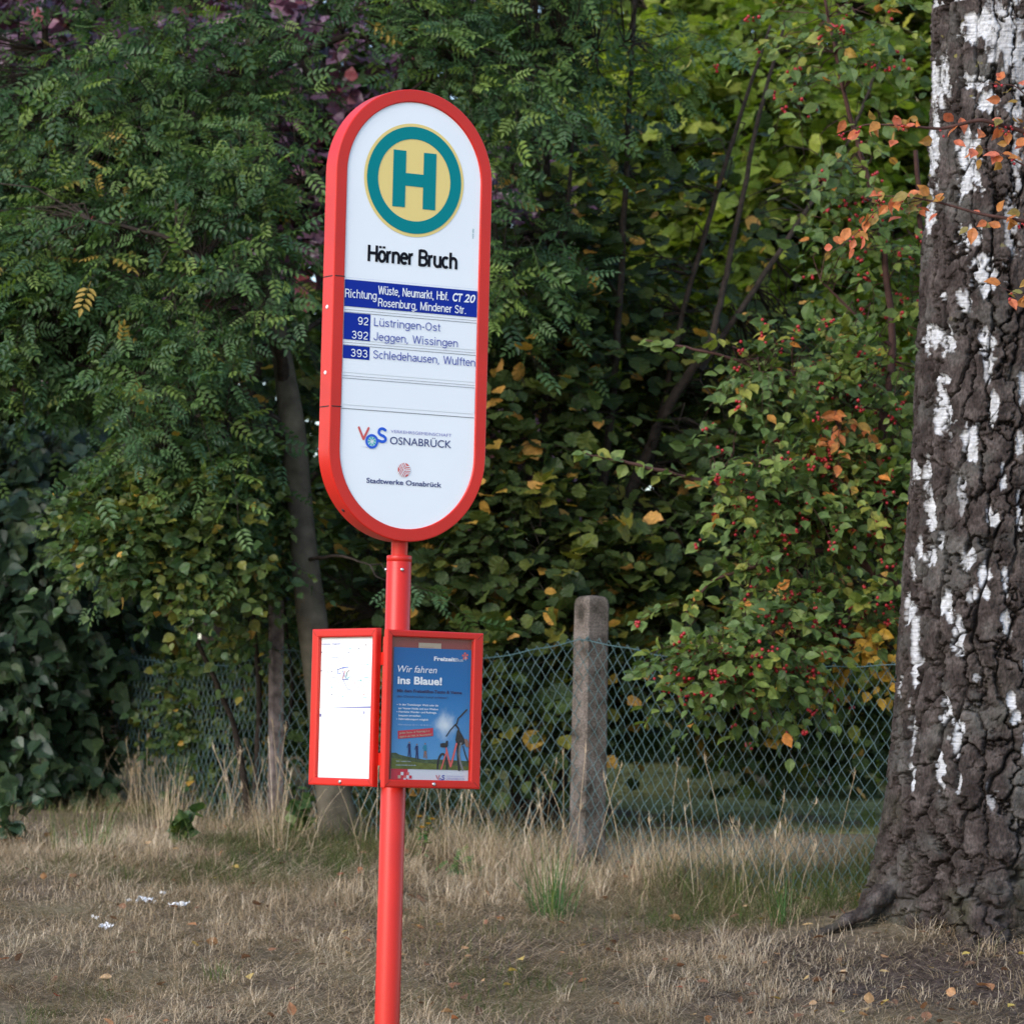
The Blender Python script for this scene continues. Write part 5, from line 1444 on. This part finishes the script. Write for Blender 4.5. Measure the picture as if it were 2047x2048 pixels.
# low bushes standing on the lawn
for label, name, BL, base, mt, seed, N, sz in [
        ('low dark bush with a bare shadowy foot on the lawn beyond the fence', 'garden_bush', [(1600, 1420, 22.3, 190, 85, .45), (1480, 1400, 22.4, 130, 80, .35), (1720, 1400, 22.4, 110, 100, .35)], (1620, 1560, 22.5), M['lf_hazel'], 61, 620, .09),
        ('small fresh-green shrub on the lawn just left of the birch', 'garden_shrub', [(1770, 1430, 24, 90, 130, .35), (1790, 1330, 24.2, 90, 90, .3)], (1770, 1555, 24.1), M['lf_backlit'], 62, 330, .05)]:
    t = plant(name, label, 'shrub', *base)
    LB = [limb([base, ((base[0] + b[0]) / 2, (base[1] + b[1]) / 2, b[2]), (b[0], b[1], b[2])], .014, .005) for b in BL]
    foliage(t, BL, N, seed, 'round' if seed == 61 else 'lance', mt, sz if seed == 61 else .09, 6, .25, LB, M['bark_dark'], jitter=.5, gap=.34, tint=(.35, .2), twig_r=.0016, face=(0, -.5, .9))

# the wood that closes the view: one leafy mass with its own stems
r = np.random.default_rng(99)
mb = MB()
N = 135000
x = r.uniform(-7.5, 7.5, N); y = 25.2 + 4.2 * r.random(N) + .7 * fbm(x * .8, 0 * x, 0, 8, 3); z = 1.55 + (7.2 + 1.6 * (fbm(x * .5, 0 * x, 3, 18, 3) - .5)) * r.random(N)
keep = vnoise(x * 1.6, y * 1.2, z * 1.6, 71) > .14
x, y, z = x[keep], y[keep], z[keep]; n = len(x)
mb.leaves(TPL['far'], np.stack([x, y, z], 1), r.normal(size=(n, 3)) + np.array([0, -.3, -.4]), np.array([0, -.5, .8]) + r.normal(size=(n, 3)) * .55, r.uniform(.10, .20, n), np.clip(r.normal(.42, .22, n) + .25 * (vnoise(x * .9, y, z * .9, 5) - .5), 0, 1), 0, .9)
for k in range(26):
    xx = r.uniform(-7, 7); yy = r.uniform(25.5, 28.5); hh = r.uniform(4, 6.5)
    lean = r.normal() * .5
    mb.tube([(xx, yy, 1.4), (xx + lean * .3, yy, 1.4 + hh * .4), (xx + lean, yy, 1.4 + hh)], [.10, .07, .03], 8, .0, 1)
tag(mb.build('woodland', [M['lf_far'], M['bark_dark']], tint=True), 'dark leafy wood closing the view behind all the shrubs', 'wood', kind='stuff')

# ------------------------------------------------------------------ grass, fallen leaves, litter
def blade_tpl(k=4):
    """thin tapering strip along x, bent later"""
    v = []; t = []
    for i in range(k):
        s = i / k; w = .5 * (1 - .75 * s)
        v += [(s, w, 0), (s, -w, 0)]
    v.append((1, 0, 0))
    for i in range(k - 1):
        a = 2 * i; t += [(a, a + 1, a + 3), (a, a + 3, a + 2)]
    t.append((2 * k - 2, 2 * k - 1, 2 * k))
    return np.array(v, float), np.array(t, np.int64)


def blades(mb, pos, az, tilt, L, w, bend, tint, r, k=4, kink=0.0):
    """az heading, tilt from upright, bend: how far it arches over"""
    tv, tf = blade_tpl(k); n = len(pos)
    s = tv[:, 0]
    h = np.stack([np.cos(az), np.sin(az), 0 * az], 1); side = np.stack([-np.sin(az), np.cos(az), 0 * az], 1)
    th = tilt[:, None] + bend[:, None] * s[None]               # angle from the vertical along the blade
    ds = np.diff(s, prepend=0)
    # integrate along distinct stations
    st = np.unique(s); thm = tilt[:, None] + bend[:, None] * st[None]
    dl = np.diff(st, prepend=0)[None] * L[:, None]
    fx_ = np.cumsum(np.sin(thm) * dl, 1); fz_ = np.cumsum(np.cos(thm) * dl, 1)
    ix = np.searchsorted(st, s)
    wig = kink * r.normal(size=(n, len(st))) * L[:, None] * st[None]
    V = pos[:, None] + h[:, None] * fx_[:, ix][..., None] + np.array([0, 0, 1.0]) * fz_[:, ix][..., None] + side[:, None] * (tv[None, :, 1] * w[:, None] + wig[:, ix])[..., None]
    Fi = (tf[None] + (np.arange(n) * len(tv))[:, None, None]).reshape(-1, 3)
    mb.add(V.reshape(-1, 3), Fi, np.repeat(tint, len(tf)))


def scatter(N, x0, x1, y0, y1, r):
    x = r.uniform(x0, x1, N); y = r.uniform(y0, y1, N); return x, y


M['straw'] = leaf_mat('dry_grass_blade', [(0, (.060, .095, .022)), (.22, (.105, .125, .035)), (.40, (.20, .160, .090)), (.65, (.46, .345, .22)), (.88, (.64, .50, .35)), (1, (.72, .61, .46))], .2, .7, .2, (1, 1, .8))
r = np.random.default_rng(301)
X0, X1 = -3.6, 3.6
greenf = lambda x, y: fbm(x * 1.1 + 3, y * 1.3, 0, 200, 3)


def bare(x, y):
    """1 on open soil in front of the birch"""
    return np.exp(-(((x - 1.75) / .75) ** 2 + ((y - 14.95) / .42) ** 2)) * .72 + np.exp(-(((x - .95) / .4) ** 2 + ((y - 15.6) / .25) ** 2)) * .45


g = MB()
# matted dead straw lying about
N = 165000; x, y = scatter(N, X0, X1, 13.0, 18.2, r)
dens = fbm(x * 2.3, y * 2.6, 1, 210, 3)
keep = (dens + r.normal(0, .07, N) > .30) & (r.random(N) > bare(x, y)); x, y = x[keep], y[keep]; n = len(x)
L = r.uniform(.05, .19, n); comb = .9 * (fbm(x * 1.7, y * 1.7, 4, 220, 2) - .5) * 6
blades(g, np.stack([x, y, gz(x, y) + r.uniform(.0, .022, n)], 1), comb + r.normal(0, .9, n), R(80) + r.normal(0, .16, n), L, r.uniform(.0014, .0034, n), r.normal(.25, .35, n), np.clip(r.normal(.64, .16, n) + .25 * (dens[keep] - .5), .3, 1), r, 4, .06)
# short living and dead blades standing
N = 110000; x, y = scatter(N, X0, X1, 13.0, 18.6, r); gr = greenf(x, y)
dens = fbm(x * 3.1, y * 3.1, 2, 230, 3)
keep = (dens > .43) & (r.random(N) > bare(x, y)); x, y, gr = x[keep], y[keep], gr[keep]; n = len(x)
hgt = r.uniform(.02, .07, n) * np.interp(y, [13, 15, 16.5, 17.6], [.65, .75, 1.2, 1.8]) * (1 + 1.1 * np.clip((fbm(x * 2.2, y * 2.2, 5, 240, 3) - .5) * 4, 0, 1.2))
blades(g, np.stack([x, y, gz(x, y) - .004], 1), r.uniform(0, 6.28, n), np.abs(r.normal(.5, .4, n)), hgt, r.uniform(.0016, .0034, n), np.abs(r.normal(.8, .5, n)), np.clip(.58 - 3.0 * (gr - .48) + r.normal(0, .15, n), .02, .95), r)
tag(g.build('dry_grass', M['straw'], tint=True), 'matted straw-coloured grass covering the bank, patchy green in places', 'grass', kind='stuff')

# shaggy tufts all over the bank
g = MB(); NT = 2700; x, y = scatter(NT, X0, X1, 13.0, 18.0, r)
keep = (fbm(x * 1.5, y * 1.8, 6, 270, 3) + r.normal(0, .05, NT) > .42) & (r.random(NT) > 1.2 * bare(x, y)); x, y = x[keep], y[keep]; nt = len(x)
per = 30; gt = greenf(x, y); tt_ = np.clip(.66 - 3.8 * np.clip(gt - .50, -.05, .3) + r.normal(0, .10, nt), .05, .95)
hh = r.uniform(.045, .13, nt) * np.interp(y - np.interp(x, FPa[:, 0], FPa[:, 1]) , [-4, -2, -.9, -.2], [.75, .9, 1.45, 2.0]); sp = r.uniform(.02, .07, nt)
a = r.uniform(0, 6.28, (nt, per)); rad_ = np.sqrt(r.random((nt, per))) * sp[:, None]
bx_, by_ = (x[:, None] + np.cos(a) * rad_).ravel(), (y[:, None] + np.sin(a) * rad_).ravel(); n = nt * per
blades(g, np.stack([bx_, by_, gz(bx_, by_) - .004], 1), a.ravel() + r.normal(0, .8, n), np.abs(r.normal(.35, .3, n)), np.repeat(hh, per) * r.uniform(.5, 1.25, n), r.uniform(.0015, .0030, n), np.abs(r.normal(.9, .6, n)), np.clip(np.repeat(tt_, per) + r.normal(0, .13, n), .02, 1), r, 4, .05)
tag(g.build('shaggy_grass', M['straw'], tint=True), 'shaggy low tufts of half-dead grass spread over the bank', 'grass', kind='stuff')

# tall dead grass along the fence
g = MB(); N = 11000
s_ = r.uniform(-.05, 1.0, N) * S_TOT; fx_, fy_ = fpt(s_)
offy = -np.abs(r.normal(.0, .42, N)) + r.uniform(-.15, .22, N)
x = fx_ + r.normal(0, .12, N); y = fy_ + offy
cl = fbm(x * 2.4, y * 2.0, 8, 250, 3)
keep = (cl + r.normal(0, .05, N) > .41) & (np.hypot(x - BX, y - BY) > .62); x, y, cl = x[keep], y[keep], cl[keep]; n = len(x)
fall = np.interp(x, [-1.4, -.5], [.70, 1]) * np.clip(1.0 - .45 * np.abs(y - np.interp(x, FPa[:, 0], FPa[:, 1])), .35, 1)
L = r.uniform(.10, .32, n) * fall * np.interp(cl, [.4, .62], [.75, 1.25])
lean = r.normal(0, 1, n) * .9
blades(g, np.stack([x, y, gz(x, y) - .01], 1), np.where(r.random(n) < .5, r.normal(.1, .9, n), r.normal(3.0, .9, n)), np.abs(r.normal(.25, .25, n)), L, r.uniform(.0018, .0038, n), np.abs(r.normal(.9, .65, n)), np.clip(r.normal(.60, .23, n) - .35 * (greenf(x, y) > .56), .05, 1), r, 6, .05)
# stalks with seed heads
N = 130; s_ = r.uniform(0, 1, N) * S_TOT; fx_, fy_ = fpt(s_); x = fx_ + r.normal(0, .15, N); y = fy_ - np.abs(r.normal(0, .35, N))
keep = np.hypot(x - BX, y - BY) > .7; x, y = x[keep], y[keep]; n = len(x)
L = r.uniform(.22, .60, n) * np.interp(x, [-1.4, -.4], [.72, 1]); az = r.uniform(0, 6.28, n); tl = np.abs(r.normal(.10, .14, n)); bd = np.abs(r.normal(.25, .25, n))
q = np.linspace(0, 1, 7); thm = tl[:, None] + bd[:, None] * q[None]
fx2 = np.cumsum(np.sin(thm), 1) * L[:, None] / 7; fz2 = np.cumsum(np.cos(thm), 1) * L[:, None] / 7
Pq = np.stack([x[:, None] + np.cos(az)[:, None] * fx2, y[:, None] + np.sin(az)[:, None] * fx2, gz(x, y)[:, None] + fz2], -1)
tn = np.clip(r.normal(.78, .12, n), 0, 1)
g.tubes(Pq, np.full((n, 7), .0011), 3, tn)
for k in range(7):
    a = Pq[:, -1] * (1 - .05 * k) + Pq[:, -2] * .05 * k
    blades(g, a, r.uniform(0, 6.28, n), tl + bd + r.normal(0, .35, n), r.uniform(.018, .05, n), np.full(n, .0042), r.normal(.3, .3, n), np.clip(tn + .05, 0, 1), r, 3)
tag(g.build('tall_grass', M['straw'], tint=True), 'tall dead grass and seed stalks standing along the foot of the fence', 'grass', kind='stuff')

# lawn blades
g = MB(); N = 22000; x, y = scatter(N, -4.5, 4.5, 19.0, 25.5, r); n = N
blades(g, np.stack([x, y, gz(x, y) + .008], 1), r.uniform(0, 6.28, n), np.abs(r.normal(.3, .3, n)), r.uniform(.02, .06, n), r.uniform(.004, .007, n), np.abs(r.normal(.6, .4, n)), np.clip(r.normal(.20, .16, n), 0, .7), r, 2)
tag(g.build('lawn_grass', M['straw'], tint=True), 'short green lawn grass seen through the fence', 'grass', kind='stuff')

# green tuft and other single plants
M['fresh'] = leaf_mat('fresh_grass', [(0, (.045, .12, .035)), (.5, (.075, .165, .05)), (1, (.22, .22, .06))], .3, .5, .3)


def tuft(name, label, cat, px, py, Y, n, h, spread, mt, width=.004, tint=(.4, .2), bend=.5):
    p = on_ground(px, py); b = (p[0], p[1], float(gz(p[0], p[1])) - .01)
    g = MB(); a = r.uniform(0, 6.28, n)
    pos = np.array(b) + np.stack([np.cos(a), np.sin(a), 0 * a], 1) * (r.random(n) * spread)[:, None]
    blades(g, pos, a + r.normal(0, .5, n), np.abs(r.normal(.18, .16, n)), h * r.uniform(.5, 1.1, n), width * r.uniform(.6, 1.2, n), np.abs(r.normal(bend, .35, n)), np.clip(r.normal(tint[0], tint[1], n), 0, 1), r, 6, .01)
    for q in g.v: q -= np.array(b)
    o = g.build(name, mt, None, tint=True); o.location = b
    return tag(o, label, cat)


tuft('grass_tuft', 'fresh green grass tuft in the dry grass below the thick fence post', 'grass tuft', 1105, 1835, 16.35, 90, .36, .10, M['fresh'], .0046)
tuft('grass_tuft', 'small green grass tuft near the foot of the birch', 'grass tuft', 1560, 1850, 16.1, 36, .24, .08, M['fresh'], .004)
tuft('grass_tuft', 'yellow-green grass tuft at the lower edge left of the pole', 'grass tuft', 440, 1960, 14.6, 50, .10, .09, M['fresh'], .003, (.7, .2))
tuft('grass_tuft', 'tall pale grass tuft right of the thick fence post', 'grass tuft', 1330, 1770, 16.7, 60, .38, .14, M['straw'], .0032, (.70, .15), .8)
tuft('grass_tuft', 'tall pale grass tuft left of the thick fence post', 'grass tuft', 960, 1770, 17.1, 60, .36, .14, M['straw'], .0032, (.68, .15), .8)
tuft('grass_tuft', 'tall straw clump in front of the fence left of the notice cases', 'grass tuft', 330, 1660, 19.2, 90, .36, .16, M['straw'], .0036, (.72, .14), .4)
tuft('grass_tuft', 'green grass clump in front of the lilac bush', 'grass tuft', 180, 1700, 17.8, 80, .22, .20, M['fresh'], .004, (.55, .25))
tuft('grass_tuft', 'bent straw clump at the foot of the leaning tree', 'grass tuft', 560, 1700, 17.9, 70, .42, .16, M['straw'], .0034, (.66, .16), .8)

# weeds
def weed(name, label, cat, px, py, Y, stems, leaf, mt, size, head=None):
    p = on_ground(px, py); b = np.array((p[0], p[1], float(gz(p[0], p[1])) - .01))
    root_o = thing(name, label, cat, tuple(b))
    st = MB(); lv = MB(); tips = []
    for (dx, dy, h) in stems:
        q = np.array([(0, 0, 0), (dx * .3, dy * .3, h * .5), (dx, dy, h)])
        t_ = np.linspace(0, 2, 9); Q = b + np.stack([np.interp(t_, [0, 1, 2], q[:, c]) for c in range(3)], 1)
        st.tube(Q, np.linspace(.0025, .0012, 9), 5); tips.append(Q[-1])
        for k in range(10):
            s = r.uniform(.2, .98); c = np.array([np.interp(s * 2, t_, Q[:, c]) for c in range(3)])
            lv.leaves(TPL[leaf], c[None], r.normal(size=(1, 3)) + np.array([[0, -.3, .1]]), np.array([[0, -.5, .9]]) + r.normal(size=(1, 3)) * .4, size * r.uniform(.6, 1.1), r.uniform(.2, .8))
    rel(st.build('stem', M['bark_red'], root_o), root_o)
    rel(lv.build('leaves', mt, root_o, tint=True), root_o)
    if head is not None:
        for q in tips:
            hd = MB(); m = 12; a = np.arange(m) * 2 * np.pi / m
            for s_ in range(2):
                hd.leaves(TPL['lance'], np.repeat(q[None], m, 0), np.stack([np.cos(a + s_), np.sin(a + s_), .35 + .4 * s_ + 0 * a], 1), np.tile([0, 0, 1.0], (m, 1)), .018, .6, 0, 1.6)
            rel(hd.build('flower', M['lf_yellow'], root_o, tint=True), root_o)


weed('yellow_flower', 'small weed with yellow flowers in the dry grass right of the pole', 'flower', 845, 1725, 17.0, [(-.02, 0, .20), (.02, -.01, .17), (-.005, -.02, .155), (.035, .01, .19)], 'lance', M['fresh'], .04, 1)
weed('feathery_weed', 'feathery green weed bent over in the dry grass right of the pole', 'weed', 950, 1765, 16.5, [(-.10, 0, .13), (-.085, .01, .10), (-.12, -.01, .11)], 'pinnate', M['fresh'], .08)
weed('leafy_weed', 'broad-leaved green weed at the fence foot below the lilac bush', 'weed', 365, 1690, 18.4, [(.05, 0, .16), (-.06, 0, .12), (.0, -.03, .19)], 'ovate', M['lf_small'], .075)
weed('leafy_weed', 'low dark-leaved weed at the left edge of the bank', 'weed', 25, 1690, 18.2, [(.08, 0, .20), (-.05, 0, .22), (.0, -.03, .26)], 'ovate', M['lf_heart'], .085)
weed('leafy_weed', 'drooping yellow-green weed between the thin post and the leaning tree', 'weed', 600, 1690, 17.95, [(-.03, -.02, .30), (.03, 0, .26), (-.06, 0, .2)], 'ovate', M['lf_small'], .085)

# fallen leaves
M['fallen'] = leaf_mat('fallen_leaf', [(0, (.13, .075, .045)), (.35, (.24, .115, .065)), (.6, (.42, .20, .09)), (.8, (.50, .33, .18)), (.92, (.55, .42, .10)), (1, (.35, .05, .03))], .15, .6, .3, (1.1, 1, .8))
g = MB(); N = 620; x, y = scatter(N, X0, X1, 13.3, 18.3, r); x = np.concatenate([x, r.normal(1.6, .7, 150)]); y = np.concatenate([y, r.normal(15.0, .5, 150)]); n = len(x)
g.leaves(TPL['ovate'], np.stack([x, y, gz(x, y) + r.uniform(.012, .045, n)], 1), r.normal(size=(n, 3)) * np.array([1, 1, .25]), np.array([0, 0, 1.0]) + r.normal(size=(n, 3)) * .35, r.uniform(.022, .050, n), r.random(n), 0, .8)
tag(g.build('fallen_leaves', M['fallen'], tint=True), 'fallen brown and orange leaves scattered over the dry grass', 'fallen leaves', kind='stuff')

# paper litter
M['tissue'] = plain('torn_white_paper', (.78, .79, .82), .8, .2)


def scrap(label, px, py, Y, w, h, seed):
    p = on_ground(px, py); b = (p[0], p[1], float(gz(p[0], p[1])) + .018)
    q = np.random.default_rng(seed); nx_, ny_ = 16, 8
    gx_, gy_ = np.meshgrid(np.linspace(-1, 1, nx_), np.linspace(-1, 1, ny_))
    edge_ = 1 - .45 * fbm(gx_ * 2 + seed, gy_ * 2, 0, seed, 3)
    xx = gx_ * w * edge_; yy = gy_ * h * 1.3 * edge_
    z_ = .055 * w / .05 * (fbm(gx_ * 2.1 + seed, gy_ * 1.7, 0, seed + 3, 3) - .38) + .02 * (fbm(gx_ * 6, gy_ * 6, 0, seed, 2) - .5)
    ii = np.arange(nx_ * ny_).reshape(ny_, nx_)
    g = MB(); g.add(np.stack([xx, yy, np.maximum(z_, -.012)], -1), np.stack([ii[:-1, :-1], ii[:-1, 1:], ii[1:, 1:], ii[1:, :-1]], -1).reshape(-1, 4))
    o = g.build('paper_scrap', M['tissue'], None, smooth=False); o.location = b; o.rotation_euler = (.1, .05, seed * .7)
    tag(o, label, 'litter', 'paper scraps on the grass')


scrap('crumpled white paper scrap on the grass left of the pole, uppermost of the large ones', 291, 1812, 15.7, .036, .03, 3)
scrap('long flat white paper scrap on the grass, the one closest to the red pole', 359, 1821, 15.65, .048, .022, 4)
scrap('crumpled white paper scrap nearest the bottom of the picture', 212, 1862, 15.2, .032, .026, 9)
scrap('tiny white paper fleck above the long flat scrap', 325, 1796, 15.85, .010, .01, 6)
scrap('tiny white paper fleck left of the uppermost crumpled scrap', 258, 1811, 15.7, .008, .008, 7)
scrap('thin white paper strip just above the lowest crumpled scrap', 190, 1846, 15.35, .022, .008, 8)
